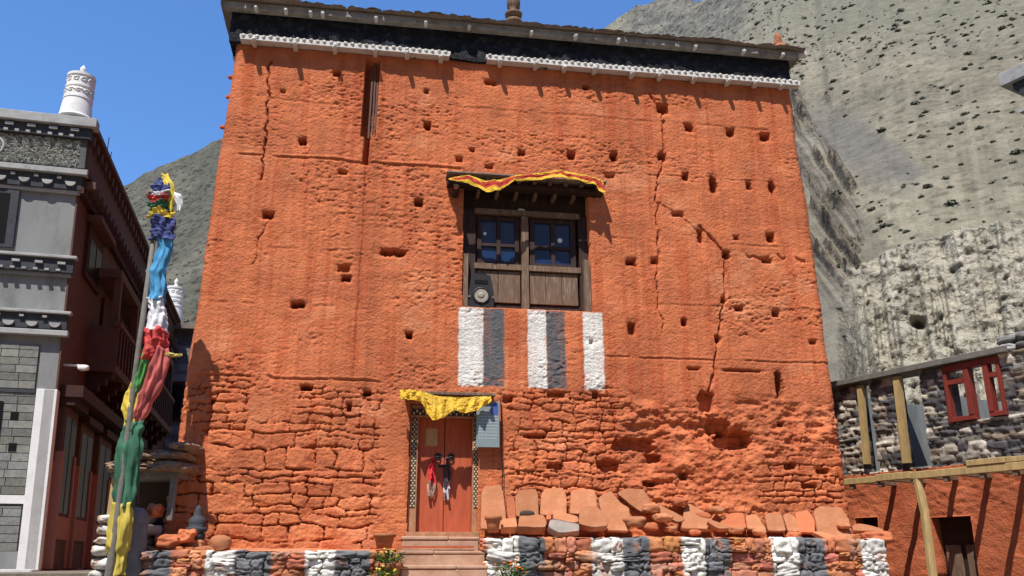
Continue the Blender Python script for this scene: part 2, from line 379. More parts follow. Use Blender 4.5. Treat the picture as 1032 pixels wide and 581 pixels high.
crack([(665, 205), (684, 216), (705, 236)], .016, .035, 76); crack([(732, 257), (812, 262)], .025, .06, 78)
crack([(275, 216), (262, 240), (256, 265)], .012, .04, 80)
# putlog holes and broken pockets: x, y, w, h in image pixels, depth
HOLES = [(305, 143, 9, 9, .3), (339, 74, 8, 6, .25), (345, 174, 9, 5, .2), (431, 126, 8, 9, .35), (476, 151, 6, 4, .15), (463, 160, 8, 6, .15), (494, 83, 12, 7, .2), (493, 168, 9, 5, .15),
 (526, 154, 8, 7, .3), (576, 156, 10, 10, .35), (619, 158, 9, 10, .35), (667, 158, 9, 9, .35), (668, 109, 13, 12, .25), (694, 129, 9, 9, .35), (736, 134, 10, 9, .35), (771, 138, 12, 10, .35),
 (691, 178, 7, 10, .3), (719, 186, 9, 16, .35), (755, 187, 6, 8, .3), (778, 190, 7, 15, .35), (590, 88, 7, 6, .2), (615, 177, 12, 5, .15), (637, 264, 11, 8, .35), (660, 263, 7, 8, .2), (706, 238, 6, 15, .2),
 (683, 216, 12, 5, .18), (777, 240, 9, 10, .35), (773, 263, 11, 7, .2), (732, 257, 9, 8, .25), (745, 311, 9, 7, .3), (782, 316, 9, 8, .3), (690, 325, 6, 8, .25), (637, 331, 8, 14, .2), (729, 303, 5, 7, .25),
 (786, 388, 9, 31, .35), (787, 428, 8, 6, .25), (723, 342, 6, 7, .2), (270, 217, 14, 9, .3), (422, 204, 9, 9, .35), (395, 255, 29, 8, .25), (349, 281, 10, 7, .35), (346, 271, 14, 8, .12), (300, 307, 15, 8, .3),
 (412, 338, 8, 8, .35), (309, 391, 12, 6, .3), (370, 396, 9, 7, .3), (214, 405, 5, 6, .2), (352, 410, 6, 10, .2), (640, 448, 50, 16, .22), (614, 470, 26, 14, .2), (738, 443, 44, 22, .26), (712, 405, 18, 24, .22),
 (725, 430, 26, 20, .2), (700, 372, 12, 3, .1), (748, 374, 40, 3, .10), (430, 92, 5, 5, .15), (742, 240, 6, 5, .15), (820, 345, 8, 5, .15), (596, 345, 4, 5, .1), (512, 403, 12, 7, .15), (560, 398, 22, 6, .14), (600, 398, 8, 9, .15), (285, 92, 5, 4, .1), (660, 462, 18, 10, .2), (560, 470, 20, 7, .15), (540, 440, 30, 5, .12),
 (796, 470, 14, 8, .2), (815, 490, 20, 6, .2), (830, 475, 14, 6, .2), (690, 480, 10, 10, .2), (655, 488, 16, 6, .2)]
for k, (x, y, w, h, dep) in enumerate(HOLES):
    a = PX(x, y); px = PX(x+1, y)[0]-a[0]; pz = a[1]-PX(x, y+1)[1]
    hw, hh = w*px/2*.88, h*pz/2*.88
    m = front & (np.abs(S-a[0]) < hw*2.2+.06) & (np.abs(Z-a[1]) < hh*2.2+.06)
    if not m.any(): continue
    su, sz = S[m], Z[m]
    du = (su-a[0])/hw + .28*fbm(su/.09, sz/.09, seed=100+k, oct=2); dz = (sz-a[1])/hh + .28*fbm(su/.09, sz/.09, seed=300+k, oct=2)
    r = (np.abs(du)**5 + np.abs(dz)**5)**(1/5.)
    d[m] -= (dep*1.35 if dep > .24 else dep)*(1-ss(.86, 1.03, r)) + .02*np.exp(-((r-1)/.4)**2)*ss(0.95, 1.1, r)
# drain chase under the eave
a, b = PX(376, 62), PX(369, 166); t = np.clip((a[1]-Z)/(a[1]-b[1]), 0, 1); uu = a[0]+(b[0]-a[0])*t
wd = np.where(Z > PX(372, 138)[1], .135, .07)
d -= np.where(front & (Z > b[1]), .36*(1-ss(.85, 1.05, np.abs(S-uu)/wd)), 0)
# window and door recesses, flat wall behind the painted bands
W0, W1 = PX(467, 250), PX(595, 250); WZ1, WZ0 = PX(530, 188)[1], PX(530, 311)[1]
win = front & (S > W0[0]) & (S < W1[0]) & (Z < WZ1) & (Z > WZ0)
d = np.where(win, -.42, d)
D0, D1 = PX(412, 480)[0], PX(482, 480)[0]; DZ1, DZ0 = PX(446, 408)[1], 2.02
door = front & (S > D0) & (S < D1) & (Z < DZ1) & (Z > DZ0-.5)
d = np.where(door, -.34, d)
eav = ss(ZT-.30, ZT-.05, Z); d = d*(1-eav) + np.where(win | door, 0, 0)
# smooth band round the door
sm = np.exp(-(((S-(D0+D1)/2)/1.05)**6)) * (1-ss(4.1, 4.4, Z))
d = np.where(win | door, d, d*(1-.55*sm))
# --- colour of the coat (paint, dust, thin coat)
C = np.ones((nZ, nS, 3))*RED
n1 = fbm(S/1.1, Z/.9, seed=90, oct=5); n2 = fbm(S/.25, Z/.9, seed=91, oct=4); n3 = fbm(S/.3, Z/.25, seed=92, oct=4)
C = C*(1+.22*n1+.12*n2)[..., None]
C = mix(C, np.array([.58, .175, .070]), (ss(.0, .5, n3+.35*n1)*.6)[..., None])
str_ = fbm(S/.07, Z/2.6, seed=95, oct=4)*ss(-.2, .4, fbm(S/1.3, Z/1.7, seed=96, oct=3)+.1)
C = C*(1-.10*np.clip(str_, 0, 1)*1.6+.16*np.clip(-str_, 0, 1))[..., None]
C = mix(C, np.array([.60, .235, .115]), (ss(.25, .6, fbm(S/.8, Z/.5, seed=97, oct=5))*.6)[..., None])
C = mix(C, np.array([.40, .075, .028]), (ss(.10, .45, fbm(S/.10, Z/1.6, seed=93, oct=4)+.2*n1)*.45)[..., None])
low = 1-ss(2.2, 3.6, Z+.5*n1)
C = mix(C, np.array([.58, .19, .075]), (low*ss(-.2, .3, n3)*.6)[..., None])
idm = np.where(s1 > s2, id1, id2); C = C*(1+.30*(idm-.5)*np.clip(s1+s2, 0, 1))[..., None]
st = np.exp(-((S-uc-.03)/.10)**2)*ss(5, 6, Z)*(1-ss(8.9, 9.2, Z))*.45
C = mix(C, np.array([.25, .05, .022]), np.clip(st*(1+n2), 0, 1)[..., None])
bz1, bz0 = PX(530, 312.5)[1], PX(530, 391)[1]
for x0, x1, cc in ((462, 487, WHT), (487, 508, GRY*.8), (532, 551, WHT), (551, 570, GRY*.8), (588, 608, WHT)):
    q0, q1 = PX(x0, 350)[0], PX(x1, 350)[0]
    e = .018*fbm(Z/.16, S*0, seed=int(x0)) ; e2 = .03*fbm(S/.10, Z*0, seed=int(x0)+1)
    m = ss(q0-.012, q0+.012, S+e)*(1-ss(q1-.012, q1+.012, S+e))*(1-ss(bz1-.01, bz1+.015, Z))*ss(bz0-.015, bz0+.02, Z+e2)*front
    wear = ss(.40, .6, fbm(S/.10, Z/.12, seed=int(x0)+2, oct=4))*.55*(1-ss(bz0, mix(bz0, bz1, .5), Z)*.75)
    m = m*(1-wear)*(.86+.14*ss(-.3, .2, fbm(S/.06, Z/.5, seed=int(x0)+5, oct=3))); C = mix(C, cc*(1+.12*n2[..., None]), m[..., None])
# inside the window recess: the jambs are dark timber boarded, built later
P = T.w(Ug + Nu*d, 0*Ug, Z) ; P = P + (Vg + Nv*d)[..., None]*T.N
ii = (np.arange(nZ-1)[:, None]*nS + np.arange(nS)[None, :]); jn = (np.arange(nZ-1)[:, None]*nS + (np.arange(nS)[None, :]+1) % nS)
Fq = np.stack([ii, jn, jn+nS, ii+nS], -1).reshape(-1, 4)
wall = make('wall', P.reshape(-1, 3), Fq, 'clay_plaster', tower, C.reshape(-1, 3), smooth=True)

# --- parapet, cornices
def fbox(x0, x1, *a): pass
pl, pr = uL1-.10, uR1-.04
m = MB()
def rough_box(mb, fr, u0, u1, v0, v1, z0, z1, seed, amp=.03, res=.05, nv=6):
    """closed box in frame coordinates whose faces are gridded and roughened"""
    nu, nz = max(2, int((u1-u0)/res)), max(2, int((z1-z0)/res))
    us, vs, zz = np.linspace(u0, u1, nu+1), np.linspace(v0, v1, nv+1), np.linspace(z0, z1, nz+1)
    def face(A, B, f):
        a, b = np.meshgrid(A, B, indexing='ij'); p = f(a, b)
        q = np.stack([x.ravel() for x in p], 1)
        o = amp*np.stack([fbm(q[:, 0]/.3, q[:, 2]/.16, q[:, 1]/.3, seed=seed+k, oct=4) for k in range(3)], 1)
        q = q+o
        mb.grid(fr.w(q[:, 0], q[:, 1], q[:, 2]), len(A), len(B))
    face(us, zz, lambda a, b: (a, a*0+v1, b)); face(us, zz, lambda a, b: (a, a*0+v0, b))
    face(vs, zz, lambda a, b: (a*0+u0, a, b)); face(vs, zz, lambda a, b: (a*0+u1, a, b))
    face(us, vs, lambda a, b: (a, b, a*0+z1)); face(us, vs, lambda a, b: (a, b, a*0+z0))
rough_box(m, T, pl, pr, -DEP-.08, .07, ZT-.02, 11.58, 201, amp=.035, res=.05, nv=60)
parapet = m.build('parapet', 'black_paint', tower)
# white beam with rows of joist ends, two lengths with a gap
def white_eave(x0, x1, seed):
    q0, q1 = PX(x0, 50)[0], PX(x1, 75)[0]
    m = MB(); m.box(T, q0, q1, .02, .20, ZT-.04, ZT+.02); m.box(T, q0-.02, q1+.02, .02, .17, ZT+.02, ZT+.085)
    r = random.Random(seed); u = q0+.05
    while u < q1-.04:
        c = T.w(u, .15, ZT+.045+r.uniform(-.008, .008)); V, Fs = rock((.088, .16, .08), r.randrange(90), 4, 2.6, .08); m.add(V@np.array([T.U, T.N, [0, 0, 1]])+c, Fs); u += .125+r.uniform(-.008, .008)
    e = m.build('eave', 'white_paint', tower, bevel=0); e['label'] = 'white painted eave beam studded with small round joist ends'
    m = MB(); u = q0+.25
    while u < q1:
        c = T.w(u, .16, ZT-.08+r.uniform(-.012, .012)); V, Fs = rock((.09, .26+r.uniform(-.03, .06), .09), r.randrange(90), 4, 4, .06)
        j = MB().add(V@np.array([T.U, T.N, [0, 0, 1]])+c, Fs).build('joist_end', 'white_paint', e)
        u += .66+r.uniform(-.10, .10)
white_eave(243, 452, 1); white_eave(490, 800, 2)
# slab course on top
m = MB(); r = random.Random(4); u = pl-.18
while u < pr+.2:
    w = r.uniform(.35, .7); w = min(w, pr+.25-u)
    if w < .08: break
    V, Fs = rock((w+.12, DEP+.6+r.uniform(0, .05), .045), r.randrange(90), 10, 12, .012, 3)
    V = V*np.array([1, 1, 1]); c = T.w(u+w/2, -DEP/2+.03+r.uniform(-.02, .02), 11.635+r.uniform(-.008, .008)); m.add(V@np.array([T.U, T.N, [0, 0, 1]])+c, Fs); u += w
for k in range(1):
    u = pl-.16
    while u < pr+.16:
        w = r.uniform(.5, 1.1); V, Fs = rock((w, .45, .03), r.randrange(90), 6, 9, .02); c = T.w(u+w/2, .02+r.uniform(-.05, .03), 11.66+.045*k+r.uniform(-.01, .01)); m.add(V@np.array([T.U, T.N, [0, 0, 1]])+c, Fs); u += w*r.choice([1, 1, 1.4 if k else 1])
m.build('roof_slab', 'slate', tower)
m = MB(); m.box(T, pl-.14, pr+.14, .09, .25, 11.46, 11.60); m.box(T, pl-.14, pl-.02, -DEP, .09, 11.50, 11.585); m.box(T, pr+.02, pr+.14, -DEP, .09, 11.50, 11.585)
cor = m.build('cornice', 'eave_board', tower, bevel=.01)
for x, y in ((258, 6), (288, 10), (313, 12), (325, 15), (379, 20), (429, 28), (473, 32), (536, 36), (581, 42), (624, 43), (702, 54), (751, 57), (790, 60)):
    u, z = T.pix(x, y, .3); V, Fs = rock((.075, .18, .075), x, 4, 3.2, .06); MB().add(V@np.array([T.U, T.N, [0, 0, 1]])+T.w(u, .24, 11.47), Fs).build('joist_end', 'white_paint', cor)
for z, dv in ((11.0, -.2), (10.82, -.5), (10.3, -.35), (9.9, -.4), (9.2, -.3)):       # pegs along the left flank
    V, Fs = rock((.13, .08, .07), int(z*10), 4, 3.2, .06); c = T.w(uL(min(z, ZT))-.05, dv, z); MB().add(V@np.array([T.U, T.N, [0, 0, 1]])+c, Fs).build('joist_end', 'white_paint' if z > 10.5 else 'clay_plaster', tower).data.color_attributes['Col'].data.foreach_set('color', np.tile([.5, .12, .045, 1], len(V)).astype(np.float32))
V, Fs = rock((.22, .12, .12), 3, 4, 4, .06); MB().add(V@np.array([T.U, T.N, [0, 0, 1]])+T.w(pr+.28, .14, 11.60), Fs).build('joist_end', 'white_paint', tower)
V, Fs = rock((.20, .10, .10), 5, 4, 4, .06); MB().add(V@np.array([T.U, T.N, [0, 0, 1]])+T.w(pr+.06, .10, ZT+.06), Fs).build('joist_end', 'white_paint', tower)
# roof: ringed pinnacle on a low dome, and a clay mound near the right end
u, z = T.pix(517, 24, -.35); b = T.w(u, -.30, 11.70)
m = MB(); m.lathe(b, [(.52, -.03), (.46, .07), (.30, .15), (.20, .19), (.15, .22)], 28); dome = m.build('roof_dome', 'slab_grey', tower, smooth=True)
m = MB(); m.lathe(b, [(.13, .20), (.15, .24), (.10, .27), (.16, .31), (.18, .36), (.16, .40), (.09, .43), (.09, .46), (.17, .50), (.18, .56), (.13, .60), (.08, .64), (.13, .70), (.14, .85), (.06, 1.15), (.04, 1.4), (.01, 1.5)], 24); m.build('roof_pinnacle', 'weathered_timber', tower, smooth=True)
u, z = T.pix(778, 52, -.6)
V, Fs = rock((.36, .36, .42), 8, 6, 2.2, .15); m = MB().add(V+T.w(u, -.25, 11.88), Fs)
V, Fs = rock((.17, .17, .42), 9, 6, 2.2, .2); m.add(V+T.w(u-.03, -.25, 12.14), Fs); m.build('roof_mound', 'terracotta', tower)
# timber drain in the chase
for k, (dx, l0, l1) in enumerate(((-3, 64, 138), (1.5, 62, 134), (4.5, 80, 130))):
    a, b = PX(378+dx*.6, l0), PX(374+dx*.9, l1)
    MB().bar(T.w(a[0], -.10, a[1]), T.w(b[0], -.08, b[1]), .032, .04).build('drain_lath', 'maroon', tower)

# --- window: frame, casements, lintel
win_o = None
V0, V1 = -.415, -.20
u0, u1 = W0[0]+.005, W1[0]-.005; zt, zb = WZ1-.01, WZ0+.01
def pu(x, y=250): return T.pix(x, y, -.22)[0]
def pz(y, x=530): return T.pix(x, y, -.22)[1]
m = MB(); m.box(T, u0, u1, V0, -.24, pz(216), zt); m.box(T, u0, pu(479), V0, -.18, zb, pz(216)); m.box(T, pu(583), u1, V0, -.18, zb, pz(216)); m.box(T, u0, u1, V0+.003, -.235, zb+.001, pz(307.5))
wf = m.build('window', 'dark_timber', tower, bevel=.006); wf['label'] = 'dark timber window with four blue panes above plank panels'
for x0, x1 in ((u0+.002, u0+.09), (u1-.12, u1-.002)): MB().box(T, x0, x1, -.17, -.05, zb+.002, pz(262)).build('sunlit_jamb_board', 'weathered_timber', wf)  # paler boards up to the canopy's shadow line, sunlight put into the colour
m = MB(); m.box(T, pu(478), pu(584), -.235, -.16, pz(274), pz(268.5)); m.box(T, pu(477.5), pu(584.5), -.235, -.15, pz(219), pz(214)); m.box(T, pu(525), pu(532), -.235, -.14, zb+.003, pz(220)); m.build('frame', 'weathered_timber', wf, bevel=.004)
for (xa, xb) in ((480, 524), (533, 581)):
    m = MB(); w = (xb-xa); t = 5 if xa == 480 else 6
    xs = [xa+1, xa+t, xa+w/2-1.5, xa+w/2+2.5, xb-t, xb-1]
    for k in (0, 2, 4): m.box(T, pu(xs[k]), pu(xs[k+1]), -.30, -.222, pz(268), pz(219.5))
    for yy in ((219.7, 224), (247, 250), (265, 268.2)): m.box(T, pu(xs[0])+.002, pu(xs[5])-.002, -.296, -.228, pz(yy[1]), pz(yy[0]))
    ca = m.build('casement', 'dark_timber', wf, bevel=.004)
    m = MB(); m.box(T, pu(xs[0]), pu(xs[5]), -.285, -.270, pz(268), pz(220)); m.build('pane', 'window_glass', ca)
    for k in range(3 if xa > 500 else 2):
        n_ = 3 if xa > 500 else 2
        a, b = pu(mix(xa, xb, k/n_))+.004, pu(mix(xa, xb, (k+1)/n_))-.004
        MB().box(T, a, b, -.30, -.205, pz(306.5), pz(275)).build('plank_panel', 'weathered_timber', wf, bevel=.006)
for x, y, s_ in ((565, 240, .045), (489, 237, .03)):
    u, z = pu(x), pz(y); m = MB(); m.tube([T.w(u, -.27, z), T.w(u, -.262, z)], s_, 16); m.build('sticker', 'sticker', wf)
m = MB(); V, Fs = rock((.13, .03, .06), 2, 4, 2.5, .05); m.add(V@np.array([T.U, T.N, [0, 0, 1]])+T.w(pu(526), -.235, pz(212)), Fs).build('plaque', 'sticker', wf)
# lintel canopy with two rows of joist ends
ca_ = MB(); cz = PX(528, 186)[1]
ca_.box(T, PX(449, 186)[0], PX(607, 186)[0], -.1, .33, cz, cz+.03)
can = ca_.build('window_canopy', 'slate', tower, bevel=.008)
for x in np.linspace(459, 599, 10):
    u = PX(x, 190)[0]; MB().box(T, u-.035, u+.035, -.2, .24, cz-.075, cz-.004).build('joist_end', 'weathered_timber', can, bevel=.01)
m = MB(); m.box(T, PX(450, 190)[0], PX(606, 190)[0], -.06, .19, cz-.17, cz-.10); m.build('lintel_beam', 'dark_timber', can, bevel=.01)
for x in np.linspace(482, 578, 6):
    u = PX(x, 200)[0]; MB().box(T, u-.033, u+.033, -.3, .05, cz-.255, cz-.175).build('joist_end', 'weathered_timber', can, bevel=.01)
for x in (458, 599):
    u, z = PX(x, 195); m = MB(); m.tube([T.w(u, -.05, z-.02), T.w(u, .30, z-.02)], .075, 14); m.build('log_end', 'dark_timber', can)
    m = MB(); m.tube([T.w(u, .301, z-.02), T.w(u, .31, z-.02)], .04, 12); m.build('log_heart', 'slab_red', can)

# --- door
dz1 = PX(446, 420)[1]; dv = -.24
def du(x): return T.pix(x, 480, dv)[0]
m = MB(); m.box(T, D0+.004, D1-.004, -.335, -.06, dz1, DZ1-.006)                                     # head
m.box(T, D0+.004, du(420), -.335, -.10, DZ0+.02, dz1); m.box(T, du(475), D1-.004, -.335, -.10, DZ0+.02, dz1)
m.box(T, D0-.02, D1+.02, -.335, .01, DZ0-.13, DZ0+.02)
dr = m.build('door', 'door_frame', tower, bevel=.006); dr['label'] = 'double door of red boards in a patterned timber frame'
mid = du(447.5)
for a, b in ((du(420)+.003, mid-.006), (mid+.006, du(475)-.003)):
    lf = MB().box(T, a, b, -.30, -.235, DZ0+.025, dz1-.004).build('door_leaf', 'red_door', dr, bevel=.004)
    uu = mid + (-.11 if a < mid-.2 else .11); zc = PX(447, 462)[1]
    m = MB(); m.tube([T.w(uu+.05*math.cos(t), -.222, zc+.05*math.sin(t)) for t in np.linspace(0, 2*math.pi, 20)], .008, 6, cap=False); m.tube([T.w(uu, -.235, zc+.05), T.w(uu, -.225, zc+.05)], .06, 14); m.build('ring_handle', 'iron', lf)
MB().box(T, mid-.10, mid+.10, -.235, -.222, PX(447, 470)[1], PX(447, 467)[1]).build('hasp', 'iron', dr)
m = MB(); m.box(T, mid+.02, mid+.08, -.232, -.205, PX(447, 474)[1], PX(447, 469)[1]); m.build('padlock', 'grey_stone', dr)
# diaper pattern on the jambs: black strip with rows of pale discs
for x0, x1 in ((413.5, 418.5), (476.5, 481)):
    a, b = du(x0), du(x1); z0, z1 = PX(446, 512)[1], dz1-.02
    m = MB(); m.box(T, a, b, -.12, -.094, z0, z1); st_ = m.build('jamb_strip', 'pattern_dark', dr)
    m = MB(); k = 0; z = z0+.03
    while z < z1-.02:
        for uu in ((a+b)/2,) if k % 2 else ((a+b)/2-.026, (a+b)/2+.026):
            c = T.w(uu, -.092, z); m.add([c+T.U*.017, c+np.array([0, 0, .021]), c-T.U*.017, c-np.array([0, 0, .021]), c+T.N*.006], [(0, 1, 4), (1, 2, 4), (2, 3, 4), (3, 0, 4)])
        z += .04; k += 1
    m.build('diaper_pattern', 'pattern_pale', st_)
m = MB(); a, b = du(413), du(481.5)
m.box(T, a, b, -.06, -.05, dz1+.02, dz1+.13); st_ = m.build('lintel_strip', 'pattern_dark', dr)
m = MB(); n_ = 22
for k in range(n_):
    u = mix(a+.03, b-.03, k/(n_-1)); m.box(T, u-.013, u+.013, -.049, -.035, dz1+.03+.04*(k % 2), dz1+.07+.04*(k % 2))
m.build('dentil_pattern', 'pattern_pale', st_)
MB().box(T, du(428), du(440), -.234, -.228, PX(434, 448)[1], PX(434, 430)[1]).build('notice', 'paper', dr)
m = MB(); zc = PX(446, 401)[1]; m.box(T, PX(407, 400)[0], PX(497, 400)[0], -.05, .27, zc, zc+.055); m.build('door_canopy', 'weathered_timber', tower, bevel=.01)

# ================================================================== PLINTH of stacked stones
PV = .85      # plinth front
zl, zr_ = T.pix(300, 554, PV)[1], T.pix(690, 541, PV)[1]
pt_l, pt_r = zl, zr_
XE0, XE1 = T.pix(144, 560, PV)[0], T.pix(893, 560, PV)[0]
STR = [(144, 173, GRY), (173, 207, RED), (207, 237, WHT), (237, 273, GRY), (273, 308, RED), (308, 337, WHT), (337, 373, GRY), (373, 402, RED),
       (490, 523, WHT), (523, 549, GRY), (549, 597, RED), (597, 628, WHT), (628, 656, GRY), (656, 688, RED), (688, 711, WHT), (711, 736, GRY), (736, 779, RED), (779, 805, WHT), (805, 832, GRY), (832, 869, RED), (869, 893, WHT)]
STR = [(T.pix(a, 562, PV)[0], T.pix(b, 562, PV)[0], c) for a, b, c in STR]
def plinth(u0, u1, ztop, name, label, seed, rowh, wid):
    root = thing(name, TV.w((u0+u1)/2, .4, 0).tolist(), label, 'plinth', 'banded stone plinths at the foot of the tower')
    r = random.Random(seed); m = MB(); z = ztop-.03; rows = []
    while z > -.1:
        h = rowh*r.uniform(.75, 1.3); rows.append((z-h, z)); z -= h
    se = np.array([q[0] for q in STR]+[STR[-1][1]]); sc_ = np.array([q[2] for q in STR])
    for za, zb_ in rows:
        u = u0 - r.uniform(0, .1)
        while u < u1-.02:
            w = min(wid*math.exp(r.uniform(-.75, .5)), u1+.03-u)
            if u1-u-w < .07: w = u1+.02-u
            h = zb_-za; parts = [(za, zb_)] if (h < .13 or r.random() < .72) else [(za, mix(za, zb_, r.uniform(.4, .6)))]*1
            if len(parts) == 1 and parts[0][1] != zb_: parts.append((parts[0][1], zb_))
            for pa, pb in parts:
                hh = pb-pa; V, Fs = rock((w*1.07, .30, hh*1.13), r.randrange(900), 10 if zb_ > 1.0 else 6, r.uniform(3.6, 7.5), .12, 2.3)
                ang = r.uniform(-.12, .12); ca, sa = math.cos(ang), math.sin(ang); V = V@np.array([[ca, 0, sa], [0, 1, 0], [-sa, 0, ca]])
                W_ = V@np.array([T.U, T.N, [0, 0, 1]]) + TV.w(u+w/2, PV-.15+r.uniform(-.045, .03), (pa+pb)/2+r.uniform(-.015, .015)); uu_ = V[:, 0]+u+w/2
                n_ = fbm(uu_*6, W_[:, 2]*6, V[:, 1]*6, seed=seed, oct=3); n2_ = fbm(uu_*2.2, W_[:, 2]*2.2, seed=seed+8, oct=3)
                ki = np.clip(np.searchsorted(se, uu_+.012*n_)-1, 0, len(sc_)-1); col = sc_[ki].copy(); isr = (np.abs(col-RED).sum(1) < 1e-6)[:, None]
                tint = np.array([.95, 1.05*r.uniform(.95, 1.35), 1.1*r.uniform(.95, 1.6)])*r.uniform(.72, 1.15)
                col = np.where(isr, col*tint, col*r.uniform(.8, 1.25))*(1+.28*n_)[:, None]
                col = np.where(isr, mix(col, np.array([.40, .25, .17]), (ss(.15, .4, n2_)*.6)[:, None]), mix(col, np.array([.40, .17, .09]), (ss(.20, .45, n_+.5*n2_+r.uniform(-.15, .05))*.6)[:, None]))
                m.add(W_, Fs, col)
            u += w
    m.build('stone_facing', 'painted_stone', root, smooth=True)
    # core and beaten earth top
    nu, nv = int((u1-u0)/.06), 16; uu, vv = np.meshgrid(np.linspace(u0+.03, u1-.03, nu), np.linspace(-.45, PV-.06, nv), indexing='ij')
    zz = ztop-.03+.030*fbm(uu/.35, vv/.3, seed=seed+3, oct=4)+.05*(1-ss(-.1, .5, vv))
    col = RED*np.array([.95, 1.25, 1.4])*(1+.18*fbm(uu/.4, vv/.4, seed=seed+4, oct=4))[..., None]
    m = MB(); m.grid(TV.w(uu, vv, zz).reshape(-1, 3), nu, nv, col.reshape(-1, 3)); m.box(TV, u0+.04, u1-.04, -.4, PV-.085, 0, ztop-.09, RED*.6)
    m.build('earth_fill', 'painted_stone', root, smooth=False)
    return root
S0, S1 = T.pix(402, 560, PV)[0], T.pix(491, 560, PV)[0]
plinth(XE0, S0-.02, pt_l, 'stone_plinth', 'low stone plinth left of the steps, banded grey, white and red', 21, .125, .30)
plinth(S1+.02, XE1, pt_r, 'stone_plinth', 'long banded stone plinth right of the steps with leaning slabs on it', 22, .165, .27)

# steps
stp = thing('stone_steps', TV.w((S0+S1)/2, 1.1, 0).tolist(), 'pale worn stone steps rising to the red double door', 'steps')
zt0 = DZ0-.03
hs = .268
tops = [T.pix(446, 541, .35)[1], T.pix(446, 555, .85)[1], T.pix(446, 570, 1.2)[1]]
z = tops[2]
while z > .2: z -= .26; tops.append(z)
lastv = -.10
for k, zt_ in enumerate(tops):
    v1 = [.40, .80, 1.15][k] if k < 3 else 1.15+.32*(k-2)
    w0, w1 = S0+.03, S1-.03
    if k == 0: w0 += .02; w1 -= .05
    bm_ = MB(); b0 = 0 if k else .9
    # treads are separate slabs with a nosing
    bm_.box(TV, w0, w1, lastv, v1-.004, max(0, b0), zt_-.055); 
    bm_.build('riser', 'step_stone', stp, bevel=.015)
    m = MB(); r = random.Random(k); cut = mix(w0, w1, r.uniform(.35, .65))
    m.box(TV, w0-.01, cut-.004, lastv, v1+.010, zt_-.052, zt_); m.box(TV, cut+.004, w1+.01, lastv, v1+.006, zt_-.052, zt_-.004)
    m.build('tread', 'step_stone', stp, bevel=.014); lastv = v1-.05
m = MB(); tag(MB().bar(TV.w(S0+.05, .44, tops[0]-.16), TV.w(S1-.16, .44, tops[0]-.155), .035, .03).build('wooden_batten', 'red_door'), 'thin reddish wooden batten lying across the top step', 'batten')

# ------------------------------------------------------------------ loose slabs and stones on the right plinth
def slab(pts, v_top, v_bot, th, mt, label, seed, cat='slab', group='loose stone slabs on the plinth'):
    """upright or lying slab whose outline is given in image pixels; leans between v_bot (foot) and v_top (head)"""
    ys = [p[1] for p in pts]; y0, y1 = min(ys), max(ys); out = []
    for x, y in pts:
        t = (y1-y)/max(1e-6, (y1-y0)); v = mix(v_bot, v_top, t); out.append((*TVpix(x, y, v), v))
    P = np.array([TV.w(a, v, z) for a, z, v in out]); c = P.mean(0)
    # densify + roughen the outline
    Q = []; r = random.Random(seed)
    for i in range(len(P)):
        a, b = P[i], P[(i+1) % len(P)]; n_ = max(2, int(np.linalg.norm(b-a)/.05))
        for k in range(n_): Q.append(a+(b-a)*k/n_)
    Q = np.array(Q); n = len(Q); Q = (np.roll(Q, 1, 0)+Q*4+np.roll(Q, -1, 0))/6
    nrm = np.cross(Q[n//3]-c, Q[2*n//3]-c); nrm /= np.linalg.norm(nrm)
    if np.dot(nrm, T.N) < 0: nrm = -nrm
    rings = []
    for s_, off in ((.0, .5), (.35, .5), (.80, .5), (.975, .46), (1., .32), (1.0, -.35), (.97, -.5), (0., -.5)):
        R = c+(Q-c)*s_ + nrm*th*off
        if s_ > 0: R = R + nrm[None]*(.014*fbm(R[:, 0]*5, R[:, 2]*5, R[:, 1]*5, seed=seed, oct=3))[:, None] + (Q-c)*(.035*fbm(R[:, 0]*9, R[:, 2]*9, R[:, 1]*9, seed=seed+5, oct=3))[:, None]
        rings.append(R)
    V = np.concatenate(rings); m = MB(); Fs = [(i*n+k, i*n+(k+1) % n, (i+1)*n+(k+1) % n, (i+1)*n+k) for i in range(len(rings)-1) for k in range(n)]
    o = m.add(V, Fs).build('stone_slab' if cat == 'slab' else 'loose_stone', mt); return tag(o, label, cat, group)
def TVpix(x, y, v): return TV.pix(x, y, v)
z2 = lambda L, ox=470, oy=440, k=.2427: [(ox+x*k, oy+y*k) for x, y in L]
slab(z2([(58, 390), (62, 240), (75, 210), (140, 205), (152, 225), (170, 392)]), -.02, .30, .07, 'slab_stone', 'tallest upright slab, beside the right door jamb behind a terracotta pot', 401)
slab(z2([(172, 350), (164, 260), (195, 250), (215, 350)]), 0, .18, .05, 'slab_red', 'narrow reddish slab squeezed behind the slab beside the door', 402)
slab(z2([(205, 338), (202, 250), (228, 226), (288, 220), (298, 250), (300, 338)]), 0, .24, .06, 'slab_stone', 'upright slab with a small dark hollow in front of its foot', 403)
slab(z2([(306, 330), (308, 250), (322, 222), (400, 216), (416, 250), (416, 330)]), 0, .24, .06, 'slab_stone', 'broad upright slab with clipped corners, third from the door', 404)
slab(z2([(428, 325), (434, 226), (520, 220), (540, 250), (542, 330)]), 0, .24, .06, 'slab_stone', 'broad upright slab behind the tilted pale stone block', 405)
slab(z2([(580, 396), (545, 258), (598, 226), (640, 280), (676, 300), (676, 396)]), .02, .36, .06, 'slab_stone', 'pointed slab leaning left beside the big upturned flat rock', 406)
slab(z2([(622, 240), (660, 218), (735, 222), (764, 270), (758, 318), (735, 322), (690, 295)]), -.06, .12, .07, 'slab_stone', 'big rounded flat rock propped high on the rubble', 407)
slab(z2([(765, 285), (790, 282), (905, 342), (900, 358), (870, 360), (770, 300)]), .12, .26, .08, 'slab_stone', 'long thin slab lying tilted down to the right', 408)
